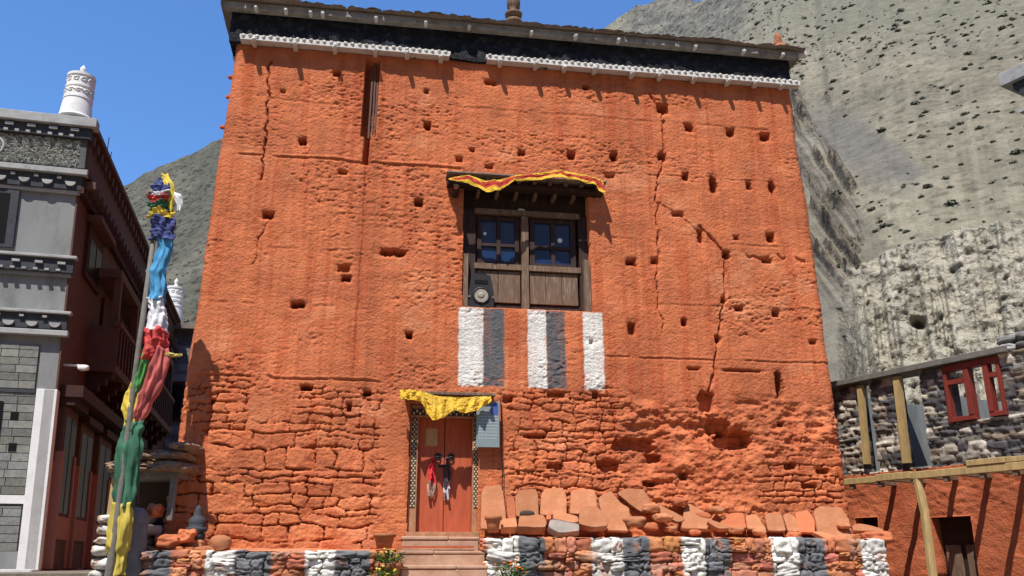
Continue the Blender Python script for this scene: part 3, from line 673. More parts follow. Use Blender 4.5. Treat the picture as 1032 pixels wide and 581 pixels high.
slab(z2([(25, 390), (40, 290), (62, 284), (150, 335), (170, 392)], 680), .0, .36, .08, 'slab_stone', 'broad triangular slab right of the long tilted slab', 409)
slab(z2([(185, 360), (228, 322), (285, 320), (298, 385), (196, 384)], 680), .02, .24, .06, 'slab_red', 'rounded reddish slab left of the four leaning slabs', 410)
slab(z2([(300, 388), (292, 332), (338, 328), (382, 392)], 680), .02, .28, .05, 'slab_stone', 'small slab leaning left, first of the four in a row', 411)
slab(z2([(385, 396), (372, 324), (440, 322), (462, 396)], 680), .02, .28, .05, 'slab_stone', 'square topped slab second of the four leaning in a row', 412)
slab(z2([(470, 400), (446, 330), (480, 322), (500, 340), (515, 400)], 680), .02, .26, .05, 'slab_stone', 'narrow notched slab third of the four leaning in a row', 413)
slab(z2([(512, 404), (498, 318), (552, 308), (578, 350), (582, 404)], 680), .02, .28, .06, 'slab_red', 'slab with a peaked top touching the largest pale slab', 414)
slab(z2([(592, 404), (574, 310), (600, 294), (688, 300), (722, 350), (738, 430), (680, 436)], 680), .0, .42, .08, 'slab_stone', 'largest pale slab at the right end of the row', 415)
slab(z2([(735, 376), (760, 368), (868, 392), (866, 402), (740, 398)], 680), .25, .45, .07, 'slab_stone', 'thin flat slab jutting right over the plinth end', 416)
slab(z2([(212, 390), (218, 345), (245, 336), (320, 340), (334, 372), (328, 392)]), .30, .55, .15, 'slab_stone', 'rounded pale stone lying before the upright slab with the hollow', 417, 'stone')
slab(z2([(355, 340), (372, 318), (462, 340), (468, 362), (440, 368), (360, 352)]), .38, .58, .10, 'slab_stone', 'thin wedge stone on top of the grey block', 418, 'stone')
slab(z2([(462, 375), (470, 310), (500, 296), (545, 302), (590, 350), (584, 382), (520, 388)]), .30, .60, .12, 'slab_stone', 'tilted pale stone block with a pointed top', 419, 'stone')
slab(z2([(338, 388), (345, 354), (400, 360), (468, 374), (468, 405), (380, 412)]), .50, .70, .12, 'slab_grey', 'grey flat block at the plinth edge over the red band', 420, 'stone')
slab(z2([(132, 360), (140, 350), (222, 376), (226, 388), (180, 390)], 680), .40, .55, .08, 'slab_stone', 'small thin stone lying before the triangular slab', 421, 'stone')
slab(z2([(565, 402), (600, 400), (690, 424), (690, 434), (620, 430)], 680), .50, .66, .07, 'slab_stone', 'thin stone sliver lying at the foot of the largest pale slab', 422, 'stone')
slab(z2([(330, 336), (340, 320), (352, 336), (352, 352), (330, 354)]), .38, .5, .08, 'slab_red', 'little reddish stone between the rounded stone and the wedge', 423, 'stone')
slab(z2([(140, 390), (150, 355), (205, 350), (212, 390)]), .25, .5, .12, 'slab_stone', 'squat pale stone between terracotta pot and rounded stone', 424, 'stone')
def rocko(c, size, seed, mt, label, cat='stone', group=None, n=6, p=3., rough=.1, name='loose_stone'):
    V, Fs = rock(size, seed, n, p, rough); o = MB().add(V@np.array([T.U, T.N, [0, 0, 1]])+np.array(c), Fs).build(name, mt, smooth=True); return tag(o, label, cat, group)
u, z = TV.pix(884, 542, .55); rocko(TV.w(u, .5, z), (.46, .5, .20), 31, 'slab_red', 'rough red boulder hanging over the right end of the plinth', rough=.14, n=10)
u, z = TV.pix(222, 549, .5); rocko(TV.w(u, .5, z+.02), (.31, .3, .24), 32, 'slab_stone', 'smooth round boulder on the left plinth ledge', p=2.3, rough=.04, n=10)
u, z = TV.pix(532, 518, .4); rocko(TV.w(u, .33, z), (.24, .12, .11), 33, 'soil', 'small dark rounded stone in front of an upright slab', p=2.4, rough=.05)
r = random.Random(9); k = 0
for x, y, s_ in ((510, 530, .10), (600, 531, .16), (640, 526, .22), (655, 531, .18), (668, 522, .2), (676, 533, .14), (700, 537, .13), (742, 535, .16), (765, 537, .14), (800, 540, .16), (845, 544, .2), (862, 541, .14), (712, 520, .2), (728, 514, .16), (660, 512, .2), (690, 505, .18), (850, 530, .14)):
    u, z = TV.pix(x, y, .35); rocko(TV.w(u, .35 if y > 520 else .12, z), (s_*1.5, s_*1.2, s_*.75), 40+k, 'slab_stone' if k % 3 else 'slab_red', 'one of the broken red stones among the slabs on the right plinth', group='broken stones among the slabs', rough=.16); k += 1

# ------------------------------------------------------------------ cloths, sign, loudspeaker, pots
def cloth_strip(name, fr, top, drops, mt, colf, label, cat, n=300, m_=44, fold=.03, seed=0, vb=.0, thick=.005, fq=9.):
    """top: [(x,y,v)] hanging line, x and y in image pixels; drops: drop in metres at the same stations"""
    xs = np.linspace(0, 1, n); k = np.linspace(0, 1, len(top)); tu = []; tz = []; tv = []
    for (x, y, v) in top: a = fr.pix(x, y, v); tu.append(a[0]); tz.append(a[1]); tv.append(v)
    U_, Z_, V_ = [np.interp(xs, k, q) for q in (tu, tz, tv)]; Dp = np.interp(xs, k, drops)
    t = np.linspace(0, 1, m_); A, B = np.meshgrid(t, xs, indexing='ij')
    zz = Z_[None]-Dp[None]*A + .012*fbm(B*30, A*0, seed=seed); uu = U_[None] + .03*A*fbm(B*14, A*1.5, seed=seed+1, oct=2)
    vv = V_[None] + vb*A + fold*(.35+A)*np.sin(B*fq*6.28+2.5*fbm(B*5, A*.6, seed=seed+2, oct=2)*2) + fold*.8*fbm(B*22, A*2.5, seed=seed+3, oct=3) + fold*.55*(np.abs(fbm(B*34+A*5, A*7, seed=seed+4, oct=2))-.3) + .004*fbm(B*120, A*16, seed=seed+6, oct=2)
    col = colf(B, A); mb = MB(); P_ = fr.w(uu, vv, zz); mb.grid(P_.reshape(-1, 3), m_, n, col.reshape(-1, 3))
    o = mb.build(name, mt, smooth=True); s_ = o.modifiers.new('solid', 'SOLIDIFY'); s_.thickness = thick
    return tag(o, label, cat)
YEL = np.array([.68, .43, .05]); CRD = np.array([.43, .05, .035])
def valance_col(B, A):
    n_ = fbm(B*18, A*1.4, seed=5, oct=3); e = np.abs(A-.42+.25*n_)
    c = mix(CRD, YEL, ss(.18, .26, e)[..., None]); c = mix(c, CRD, (ss(.32, .36, B)*(1-ss(.42, .44, B))*.6)[..., None]*(A[..., None] < .6)); return c
cloth_strip('window_valance', T, [(452, 180, .37), (472, 177, .39), (490, 183, .39), (505, 181, .4), (520, 177, .4), (545, 174, .39), (565, 172, .40), (585, 176, .38), (600, 179, .36), (608, 183, .33)],
            [.06, .17, .24, .22, .12, .15, .16, .15, .18, .30], 'cloth', valance_col, 'yellow and red cloth valance draped along the canopy over the window', 'valance', fold=.022, seed=3, fq=7, vb=.03)
cloth_strip('door_valance', T, [(403, 393, .30), (412, 393, .31), (424, 394, .32), (436, 398, .33), (446, 400, .33), (458, 401, .32), (470, 401, .32), (482, 400, .31), (495, 400, .29)],
            [.15, .17, .17, .43, .36, .22, .26, .24, .08], 'cloth', lambda B, A: np.ones(B.shape+(3,))*mix(YEL*(1+.14*fbm(B*10, A*2, seed=8, oct=3)[..., None]), np.array([.50, .34, .12]), (ss(.1, .5, fbm(B*16, A*3, seed=18, oct=4))*.22)[..., None]), 'bunched plain yellow cloth hung over the door canopy', 'valance', fold=.028, seed=9, fq=8, vb=.02)
# sign
a, b = T.pix(480, 428, .17)[0], T.pix(503.5, 428, .19)[0]; z0, z1 = T.pix(492, 451, .18)[1], T.pix(492, 405, .18)[1]
sg = thing('notice_board', T.w((a+b)/2, .17, z0).tolist(), 'faded blue grey notice board with faint lines of writing beside the door', 'sign')
MB().box(T, a, b, .15, .18, z0, z1).build('board', 'sign_face', sg, bevel=.004)
m = MB(); m.box(T, b-.15, b-.02, .1805, .183, z1-.22, z1-.02); m.build('blue_corner', 'sign_blue', sg)
m = MB(); r = random.Random(3)
for k in range(11):
    zz = z1-.10-k*.052; u = a+.035
    while u < b-.05:
        w = r.uniform(.02, .06)
        if not (zz > z1-.24 and u+w > b-.16): m.box(T, u, min(u+w, b-.03), .181, .183, zz, zz+.012)
        u += w+.012
m.build('writing', 'sign_ink', sg)
m = MB(); m.bar(T.w(a+.05, -.03, z1-.05), T.w(a+.05, .15, z1-.05), .03); m.bar(T.w(b-.05, -.03, z1-.05), T.w(b-.05, .15, z1-.05), .03); m.build('bracket', 'iron', sg)
# cable at the right of the door
tag(MB().tube([T.w(*(lambda q: (q[0], .05+.01*k, q[1]))(T.pix(504.5+.3*k+(.8 if k % 2 else 0), y, .05))) for k, y in enumerate((402, 430, 455, 470, 490, 508, 525))], .009, 6).build('cable', 'iron'), 'thin dark cable running down the wall right of the door', 'cable')
# loudspeaker on the sill
u0, u1 = T.pix(473, 295, -.02)[0], T.pix(497, 295, -.02)[0]; z0, z1 = WZ0+.005, T.pix(485, 278, -.02)[1]
sp = thing('loudspeaker', T.w((u0+u1)/2, -.08, z0).tolist(), 'black portable loudspeaker with a pale round cone on the window sill', 'loudspeaker')
mid_, wv = (u0+u1)/2, (u1-u0)/2
pr_ = [(-1, 0), (1, 0), (1, .45), (.88, .72), (.72, .98), (.55, 1.0), (-.55, 1.0), (-.72, .98), (-.88, .72), (-1, .45)]
V = [T.w(mid_+x*wv, v, z0+.01+y*(z1-z0)) for v in (-.155, -.03) for x, y in pr_]; n_ = len(pr_)
MB().add(V, [tuple(range(n_)), tuple(range(n_, 2*n_))[::-1]]+[(k, (k+1) % n_+0, (k+1) % n_+n_, k+n_) for k in range(n_)]).build('cabinet', 'black_plastic', sp, bevel=.012)
zc = z0+.36*(z1-z0)
def ring(fr, u, v, z, R, rr, n=26): return [fr.w(u+R*math.cos(t), v, z+R*math.sin(t)) for t in np.linspace(0, 2*math.pi, n)]
m = MB(); m.tube(ring(T, mid_, -.022, zc, wv*.66, 0), .018, 8, cap=False); m.build('cone_rim', 'black_plastic', sp, smooth=True)
m = MB(); m.tube([T.w(mid_, -.035, zc), T.w(mid_, -.022, zc)], wv*.60, 24); cn = m.build('cone', 'speaker_cone', sp)
m = MB(); m.tube([T.w(mid_, -.021, zc), T.w(mid_, -.012, zc)], [wv*.28, wv*.18], 18); m.build('dust_cap', 'speaker_cone', cn, smooth=True)
m = MB(); m.box(T, mid_-wv*.55, mid_+wv*.55, -.03, -.022, z0+.74*(z1-z0), z0+.86*(z1-z0)); m.build('horn', 'dark_glass', sp)
m = MB(); m.bar(T.w(mid_-wv*.5, -.09, z1-.01), T.w(mid_-wv*.45, -.09, z1+.05), .03); m.bar(T.w(mid_+wv*.5, -.09, z1-.01), T.w(mid_+wv*.45, -.09, z1+.05), .03); m.bar(T.w(mid_-wv*.5, -.09, z1+.045), T.w(mid_+wv*.5, -.09, z1+.045), .03); m.build('handle', 'black_plastic', sp)
for s_ in (-1, 1): MB().box(T, mid_+s_*wv-.02, mid_+s_*wv+.02, -.15, -.012, z0+.28*(z1-z0), z0+.34*(z1-z0)).build('corner_clip', 'grey_stone', sp)
# scarves tied to the ring handles
def scarf(x, y0, y1, w, col, label, seed):
    a = T.pix(x, y0, -.20); b = T.pix(x-1, y1, -.17); r = random.Random(seed); m = MB(); n_ = 24
    for k in range(7):
        ph = r.uniform(0, 6); L_ = r.uniform(.6, 1.0); u1 = r.uniform(-1, 1)*w*.9; wd = r.uniform(.012, .024); V = []; cc = []
        for i in range(n_):
            t = i/(n_-1); z = mix(a[1], b[1], t*L_); u = mix(a[0], b[0], t)+u1*ss(0, .35, t)+.012*math.sin(t*9+ph); v = -.19+.022*math.sin(t*6+ph*2)+.01*k/3
            tw = ph+2.2*math.sin(t*4+ph); du_, dv_ = wd*(.35+.65*ss(0, .3, t))*math.cos(tw), wd*math.sin(tw)*.8
            for s_, th in ((-1, .004), (1, .004), (1, -.004), (-1, -.004)): V.append(T.w(u+s_*du_+th*math.sin(tw), v+s_*dv_+th*math.cos(tw), z)); cc.append(np.array(col(t*L_+.02*k))*(.85+.3*r.random()))
        m.add(V, [(i*4+j, i*4+(j+1) % 4, (i+1)*4+(j+1) % 4, (i+1)*4+j) for i in range(n_-1) for j in range(4)]+[(3, 2, 1, 0), ((n_-1)*4, (n_-1)*4+1, (n_-1)*4+2, (n_-1)*4+3)], np.array(cc))
    V, Fs = rock((.07, .06, .07), seed, 6, 2.2, .2); m.add(V+T.w(a[0], -.195, a[1]), Fs, np.array(col(0)))
    tag(m.build('ceremonial_scarf', 'cloth', smooth=True), label, 'scarf')
scarf(436, 463, 504, .058, lambda t: (.62, .035, .045) if t < .62 else (.36, .22, .17), 'bright red scarf knotted on the left door ring', 1)
scarf(451, 463, 506, .055, lambda t: (.10, .055, .06) if t < .55 else (.42, .38, .38), 'dark scarf with pale ends knotted on the right door ring', 2)
# pots
def pot(c, R, h, label, mt='terracotta', plant=None, seed=0, cat='flower pot', leafc=120):
    root = thing('flower_pot', list(c), label, cat)
    m = MB(); m.lathe(c, [(R*.68, 0), (R*.78, h*.4), (R*.9, h*.72), (R*.92, h*.74), (R*1.06, h*.76), (R*1.08, h*.98), (R, h), (R*.9, h*.98), (R*.85, h*.85)], 26); m.build('pot', mt, root, smooth=True)
    m = MB(); m.lathe(c, [(R*.86, h*.84), (R*.5, h*.9), (.01, h*.91)], 16); m.build('soil', 'soil', root)
    if plant:
        r = random.Random(seed); lf = MB(); fl = MB(); st = MB()
        for k in range(leafc):
            a = r.uniform(0, 6.28); rr = R*1.25*math.sqrt(r.random()); H = plant*(.25+.75*r.random())*(1-.3*rr/R/1.25)
            p = np.array(c)+np.array([rr*math.cos(a), rr*math.sin(a), h*.88+H]); L_ = r.uniform(.035, .075); di = np.array([math.cos(a)+r.uniform(-.7, .7), math.sin(a)+r.uniform(-.7, .7), r.uniform(-.3, .9)]); di /= np.linalg.norm(di)
            sd = np.cross(di, [0, 0, 1.]); sd /= np.linalg.norm(sd)+1e-6; up_ = np.cross(sd, di)
            lf.add([p, p+di*L_*.5+sd*L_*.3+up_*.006, p+di*L_, p+di*L_*.5-sd*L_*.3+up_*.006], [(0, 1, 2, 3)])
            if k % 3 == 0: st.tube([np.array(c)+np.array([rr*.4*math.cos(a), rr*.4*math.sin(a), h*.85]), p], [.005, .003], 4)
            if k % (9 if seed == 3 else 16) == 0:
                q = p+np.array([0, 0, .03]); V, Fs = rock((.038, .038, .028), k, 4, 2, .2); fl.add(V+q, Fs)
        lf.build('leaves', 'leaf', root); st.build('stems', 'leaf', root); fl.build('flowers', 'petal_orange' if seed % 2 else 'petal_yellow', root)
    return root
u, z = TV.pix(387, 553, .45); pot(TV.w(u, .45, z-.0), .165, .22, 'empty terracotta pot on the ledge left of the steps')
u, z = TV.pix(497, 537, .55); pot(TV.w(u, .55, z), .125, .25, 'small terracotta pot standing before the tall slab beside the door')
u, z = TV.pix(391, 590, 1.15); pot(TV.w(u, 1.15, z), .19, .30, 'terracotta planter of green plants with tiny yellow blooms left of the steps', plant=.24, seed=2, leafc=170)
u, z = TV.pix(385, 606, 1.5); pot(TV.w(u, 1.5, z), .16, .27, 'lower planter with leafy green sprouts at the foot of the steps', plant=.22, seed=4, leafc=130)
u, z = TV.pix(515, 606, 1.2); pot(TV.w(u, 1.2, z), .2, .30, 'terracotta planter of orange flowers right of the steps', plant=.34, seed=3, leafc=170)
for x, zt_, dv_ in ((391, TV.pix(391, 590, 1.15)[1], 1.15), (385, TV.pix(385, 606, 1.5)[1], 1.5), (515, TV.pix(515, 606, 1.2)[1], 1.2)):
    u = TV.pix(x, 590, dv_)[0]; m = MB(); rr = random.Random(x); z = 0
    while z < zt_-.02:
        h = min(.3, zt_-z); V, Fs = rock((.42, .32, h*1.02), rr.randrange(90), 6, 8, .03); m.add(V@np.array([T.U, T.N, [0, 0, 1]])+TV.w(u, dv_, z+h/2), Fs); z += h
    tag(m.build('stone_pier', 'step_stone'), {391: 'stone block pier under the yellow flowered planter', 385: 'stone block pier under the lowest planter', 515: 'stone block pier under the orange flowered planter'}[x], 'pier')
# small stone stupa at the left corner, its shade put into the dark body colour
u, z = TV.pix(195, 553, .4); c = TV.w(u, .32, z)
root = thing('small_stupa', c.tolist(), 'small grey stone stupa on the left plinth, shade painted into its dark body', 'stupa')
m = MB(); V, Fs = rock((.30, .26, .13), 4, 6, 6, .05); m.add(V+c+np.array([0, 0, .06]), Fs); m.build('base_stone', 'slab_stone', root)
m = MB(); m.lathe(c, [(.13, .12), (.14, .20), (.11, .22), (.16, .26), (.15, .30), (.11, .31), (.13, .36), (.12, .42), (.08, .46), (.06, .47), (.07, .51), (.05, .54), (.06, .57), (.03, .60), (.005, .63)], 16); m.build('shaded_stupa_body', 'cornice_dark', root, smooth=True)

# ================================================================== PRAYER FLAG POLE
PF = Frame((0, 12.75), 0.0)
def pfl(x, y): a = PF.pix(x, y); return np.array([a[0], 12.75, a[1]])
pole = thing('prayer_flag_pole', [pfl(118, 600)[0], 12.75, 0], 'tall wooden pole wrapped in blue, white, red, green and yellow prayer flags', 'flag pole')
A, B = pfl(116, 560), pfl(163, 184); A0 = A+(A-B)*((A[2])/(B[2]-A[2]))
q_ = np.array([0, -.08, 0]); MB().tube([A0+q_, A+q_, mix(A, B, .5)+q_, B+q_*.3], [.05, .046, .042, .032], 12).build('pole', 'grey_timber', pole, smooth=True)
def flag(pts, cols, name='flag', label=None, seed=0, deep=.8, lobes=3, amp=.22):
    """pts: (x, y, half width px)"""
    n_ = 44; k = np.linspace(0, 1, len(pts)); t = np.linspace(0, 1, n_); xs = np.interp(t, k, [p[0] for p in pts]); ys = np.interp(t, k, [p[1] for p in pts]); ws = np.interp(t, k, [p[2] for p in pts])
    xs = np.convolve(np.pad(xs, 2, 'edge'), np.ones(5)/5, 'valid'); V = []; cc = []; na = 56
    for i in range(n_):
        c = pfl(xs[i], ys[i]); w = ws[i]*.0143*(1+.22*fbm(np.array(t[i]*6.), np.array(seed*1.7), seed=seed, oct=2).item())
        for q in range(na):
            a = 2*math.pi*q/na; rr = 1+amp*math.sin(lobes*a+seed+2.2*t[i])+.13*math.sin(7*a+seed*2+7*t[i])+.09*math.sin(11*a+seed*3-9*t[i])+.16*fbm(np.array(math.cos(a)*2), np.array(t[i]*8+math.sin(a)), seed=seed, oct=2).item()
            V.append(c+np.array([w*rr*math.cos(a), deep*w*rr*math.sin(a)-.02, .02*math.sin(3*a+seed)])); cc.append(mix(np.array(cols), np.array([.3, .28, .25]), .14)*(1+.12*math.sin(4*a+seed)+.18*math.sin(9*t[i]+a*2+seed)))
    Fs = [(i*na+j, i*na+(j+1) % na, (i+1)*na+(j+1) % na, (i+1)*na+j) for i in range(n_-1) for j in range(na)]+[tuple(range(na))[::-1], tuple((n_-1)*na+j for j in range(na))]
    o = MB().add(V, Fs, np.array(cc)).build(name, 'cloth', pole, smooth=True)
    if label: o['label'] = label
    return o
cY, cR, cB, cW, cG, cDG, cLB, cP = (.75, .55, .05), (.55, .03, .03), (.02, .035, .17), (.72, .72, .74), (.05, .28, .05), (.01, .12, .06), (.04, .27, .50), (.50, .09, .08)
m = MB(); m.lathe(pfl(165, 184), [(.03, -.02), (.07, .03), (.05, .08), (.015, .13)], 14); m.build('finial', 'brass', pole, smooth=True)
flag([(164, 182, 4), (164, 188, 8), (163, 196, 9)], cB, label='dark blue topmost tied flag', seed=1); flag([(166, 177, 3), (170, 186, 4.5), (173, 200, 4), (172, 214, 2)], cY, label='narrow golden yellow streamer at the pole top', seed=2)
flag([(163, 195, 10), (162, 200, 11)], cW, seed=3); flag([(162, 199, 10), (162, 207, 11)], cR, label='short crimson band', seed=4); flag([(162, 206, 10), (162, 214, 11)], cDG, label='short green band', seed=5)
flag([(163, 213, 11), (162, 221, 11)], cY, label='short yellow band', seed=6); flag([(164, 220, 11), (164, 232, 10), (165, 243, 10)], cB, label='long dark blue flag', seed=7)
flag([(172, 195, 2), (178, 198, 5), (182, 206, 3), (181, 213, 1.5)], cW, name='scarf', label='white scarf tail blowing to the right', seed=8, deep=.5)
flag([(166, 238, 8), (168, 252, 7), (163, 266, 6), (159, 276, 9), (160, 292, 10), (158, 304, 9)], cLB, label='twisted bright blue flag', seed=9); flag([(158, 302, 8), (160, 315, 9), (158, 334, 10)], cW, label='white flag', seed=10)
flag([(158, 332, 10), (158, 345, 12), (153, 358, 11), (150, 366, 7)], cR, label='crimson flag', seed=11); flag([(152, 352, 8), (147, 370, 7), (140, 392, 6), (136, 404, 4)], cG, label='bright green flag', seed=12, deep=1.0)
flag([(164, 352, 6), (160, 372, 9), (152, 395, 8), (144, 415, 6), (139, 428, 3)], cP, label='faded red flag hanging free', seed=13, deep=1.2)
flag([(138, 388, 5), (134, 402, 8), (134, 418, 7), (133, 434, 5)], cY, label='yellow flag beside the faded red one', seed=14); flag([(137, 426, 8), (134, 440, 9), (131, 470, 10), (127, 512, 9)], cDG, label='long dark green flag', seed=15)
flag([(126, 508, 8), (124, 530, 9), (120, 552, 9), (121, 566, 7), (119, 580, 6)], (.55, .42, .05), label='long dusty yellow flag at the foot', seed=16)
flag([(168, 357, 4), (176, 359, 4), (183, 358, 1.5)], (.6, .5, .12), name='scarf', label='little yellow tag blowing right', seed=17, deep=.5)

# ================================================================== LEFT SHRINE
SF = Frame((0, 13.3), 0.0); 
def sh(x, y, v=0): a = SF.pix(x, y, v); return a[0], a[1]
u0, z0 = sh(95, 518); u1, _ = sh(131, 518)
shr = thing('stone_shrine', [sh(130, 560)[0], 13.3, 0], 'small stone shrine with a slab roof on posts and a whitewashed base', 'shrine')
m = MB(); r = random.Random(12); z = z0
while z > -.05:
    h = r.uniform(.12, .18); u = u0
    while u < u1:
        w = r.uniform(.22, .42); V, Fs = rock((w, .9, h*1.05), r.randrange(90), 6, 3.4, .1); n_ = fbm(V[:, 0]*7+u, V[:, 2]*7+z, seed=3, oct=3)
        col = mix(np.ones((len(V), 3))*WHT*.85, np.array([.42, .2, .1]), ss(.15, .4, n_)[:, None]); m.add(V+SF.w(u+w/2, -.42+r.uniform(-.05, .04), z-h/2), Fs, col); u += w*.95
    z -= h
m.build('whitewashed_base', 'painted_stone', shr, smooth=True)
zr = sh(140, 470)[1]
m = MB(); a, b = sh(103, 472)[0], sh(186, 472)[0]
for k, (x0, x1, dz, th) in enumerate(((a, mix(a, b, .60), .0, .20), (mix(a, b, .5), b, .0, .20), (a+.15, mix(a, b, .38), .15, .13), (mix(a, b, .55), b-.02, .17, .16), (mix(a, b, .3), mix(a, b, .5), .15, .12), (mix(a, b, .75), b+.05, .30, .16))):
    V, Fs = rock((x1-x0, .9, th), 60+k, 10, 3.2, .13, 2.2); m.add(V+SF.w((x0+x1)/2, -.40, zr+dz), Fs)
m.build('roof', 'brown_stone', shr)
MB().box(SF, a+.1, b-.1, -.95, -.06, zr-.16, zr-.05).build('lintel', 'grey_timber', shr, bevel=.01)
for x in (112, 172):
    q = sh(x, 490)[0]; MB().box(SF, q-.045, q+.045, -.16, -.07, z0-.1, zr-.15).build('post', 'pale_timber' if x == 112 else 'grey_timber', shr, bevel=.01)
m = MB(); m.box(SF, sh(116, 490)[0], b-.05, -1.0, -.9, 0, zr-.05); m.build('shaded_back_wall', 'soil', shr)  # shade inside the opening put into the dark wall colour
# grey rounded pier in front
u, z = sh(141, 512); c = np.array([u, 13.05, 0])
root = tag(MB().lathe(c, [(.30, 0), (.28, .8), (.24, z-.25), (.22, z-.1), (.16, z-.02), (.05, z)], 18).build('cement_pier', 'grey_stone', smooth=True), 'grey rounded cement pier between flag pole and tower corner', 'pier')
for k, (x, y, sx) in enumerate(((160, 545, .36), (145, 513, .18), (178, 540, .26))):
    q = SF.pix(x, y, .3); rocko(SF.w(q[0], -.15, q[1]), (sx, .45, .19), 90+k, 'slab_red', n=10, p=4, label= ['broad red stone stacked beside the shrine opening', 'red stone resting on top of the grey cement pier', 'red stone below the shrine opening beside the tower corner'][k], rough=.17)
m = MB(); r = random.Random(77); z = sh(160, 551)[1]
while z > 0:
    h = r.uniform(.10, .2); u = sh(150, 515)[0]-.05
    while u < sh(150, 515)[0]+.75:
        w = r.uniform(.2, .42); V, Fs = rock((w*1.08, .55, h*1.12), r.randrange(90), 10, r.uniform(4, 7), .10, 2.2); n_ = fbm(V[:, 0]*5+u, V[:, 2]*7+z, V[:, 1]*4, seed=8, oct=3)
        m.add(V+SF.w(u+w/2, -.25+r.uniform(-.07, .05), z-h/2), Fs, (RED*r.uniform(.7, .95)*np.array([1, r.uniform(.9, 1.3), r.uniform(.9, 1.5)]))*(1+.3*n_)[:, None]); u += w
    z -= h
tag(m.build('stone_stack', 'painted_stone', smooth=True), 'rough stack of red stones filling the gap between shrine and tower', 'stones')

# ================================================================== LEFT GREY HOUSE
house = thing('grey_house', LF.w(-2, -3, 0).tolist(), 'tall grey plastered house with dark cornices and a maroon timber side', 'house')
lx = lambda x, y: LF.pix(x, y)
def lz(y, x=60): return LF.pix(x, y)[1]
FW_, LEN, ZB = -9.0, 21.0, 1.0
ztop = lz(119, 80)
core = MB(); core.box(LF, FW_, -.02, -LEN, -.02, 0, ztop-.1)
core.build('wall', 'cement', house)
def ledge(y0, y1, out, mt, name, x=75, rz=True):
    """a moulding that wraps front and side; y0 top, y1 bottom in image pixels"""
    za, zb_ = LF.pix(x, y0, out)[1], LF.pix(x, y1, out)[1]
    m = MB(); m.box(LF, FW_, out, -.01, out, zb_, za)
    return m.build(name, mt, house, bevel=.012), zb_, za
# side skin
m = MB(); m.box(LS, .0, LEN, -.015, .02, 0, ztop-.1); m.build('side_wall', 'maroon', house)
ledge(118, 127, .30, 'cement_light', 'roof_slab', 84)
_, za0, za1 = ledge(127.5, 140, .20, 'cornice_dark', 'cornice', 84)
fr, zf0, zf1 = ledge(141, 170, .12, 'pebble_frieze', 'frieze', 80)
ledge(170.5, 176, .20, 'cement_light', 'ledge', 80)
_, zc0, zc1 = ledge(176.5, 192, .10, 'cornice_dark', 'cornice', 78)
ledge(192.5, 196, .06, 'cement_light', 'ledge', 78)
ledge(258, 261, .16, 'cement_light', 'ledge', 74); _, zd0, zd1 = ledge(261.5, 276, .10, 'cornice_dark', 'cornice', 74); ledge(276.5, 280, .06, 'cement', 'ledge', 74)
ledge(314, 317, .16, 'cement_light', 'ledge', 70); _, ze0, ze1 = ledge(317.5, 333, .09, 'cornice_dark', 'cornice', 70); ledge(333.5, 339, .13, 'cement_light', 'ledge', 68)
# rows of pale dots and scallops
def dots(z, out, step, w, h, half=False, ph=0):
    w *= .8; h *= .8; u = -.12+ph
    while u > -3.6:
        m = MB()
        if half:
            c = LF.w(u, out, z); pts = [c+LF.U*w*math.cos(t)+np.array([0, 0, -h*math.sin(t)]) for t in np.linspace(0, math.pi, 9)]
            V = pts+[p+LF.N*.05 for p in pts]; n_ = len(pts); m.add(V, [tuple(range(n_)), tuple(range(n_, 2*n_))[::-1]]+[(k, (k+1) % n_, (k+1) % n_+n_, k+n_) for k in range(n_)])
        else: m.box(LF, u-w, u+w, out, out+.05, z, z+h)
        m.build('scallop' if half else 'joist_end', 'cement_light', house); u -= step
dots(mix(za0, za1, .50), .202, .42, .10, .07); dots(mix(za0, za1, .02), .202, .21, .05, .06, ph=-.05)
dots(mix(zc0, zc1, .48), .102, .44, .13, .12, True); dots(mix(zc0, zc1, .62), .102, .44, .05, .06, ph=-.22)
dots(mix(zd0, zd1, .55), .102, .42, .09, .06); dots(mix(zd0, zd1, .08), .102, .21, .05, .05, ph=-.05)
dots(mix(ze0, ze1, .40), .092, .42, .13, .12, True); dots(mix(ze0, ze1, .70), .092, .42, .05, .05, ph=-.2)
# pebbles on the frieze, and a round emblem
m = MB(); r = random.Random(5)
for k in range(2600):
    u = -r.uniform(.02, 4.2); z = r.uniform(zf0+.03, zf1-.03); s_ = r.uniform(.035, .065); V, Fs = CS[4][0][:0], None
    c = LF.w(u, .122, z); a = r.uniform(0, 3.1); e1 = LF.U*math.cos(a)*s_+np.array([0, 0, math.sin(a)*s_]); e2 = (-LF.U*math.sin(a)+np.array([0, 0, math.cos(a)]))*s_*.38
    m.add([c+e1, c+e2, c-e1, c-e2, c+LF.N*.03], [(0, 1, 4), (1, 2, 4), (2, 3, 4), (3, 0, 4)])
m.build('pebbles', 'pebble', fr)
uu, zz = LF.pix(-8, 157, .1); m = MB(); m.tube(ring(LF, uu, .135, (zf0+zf1)/2, .20, 0, 30), .03, 8, cap=False); m.build('round_emblem', 'cement_light', fr, smooth=True)
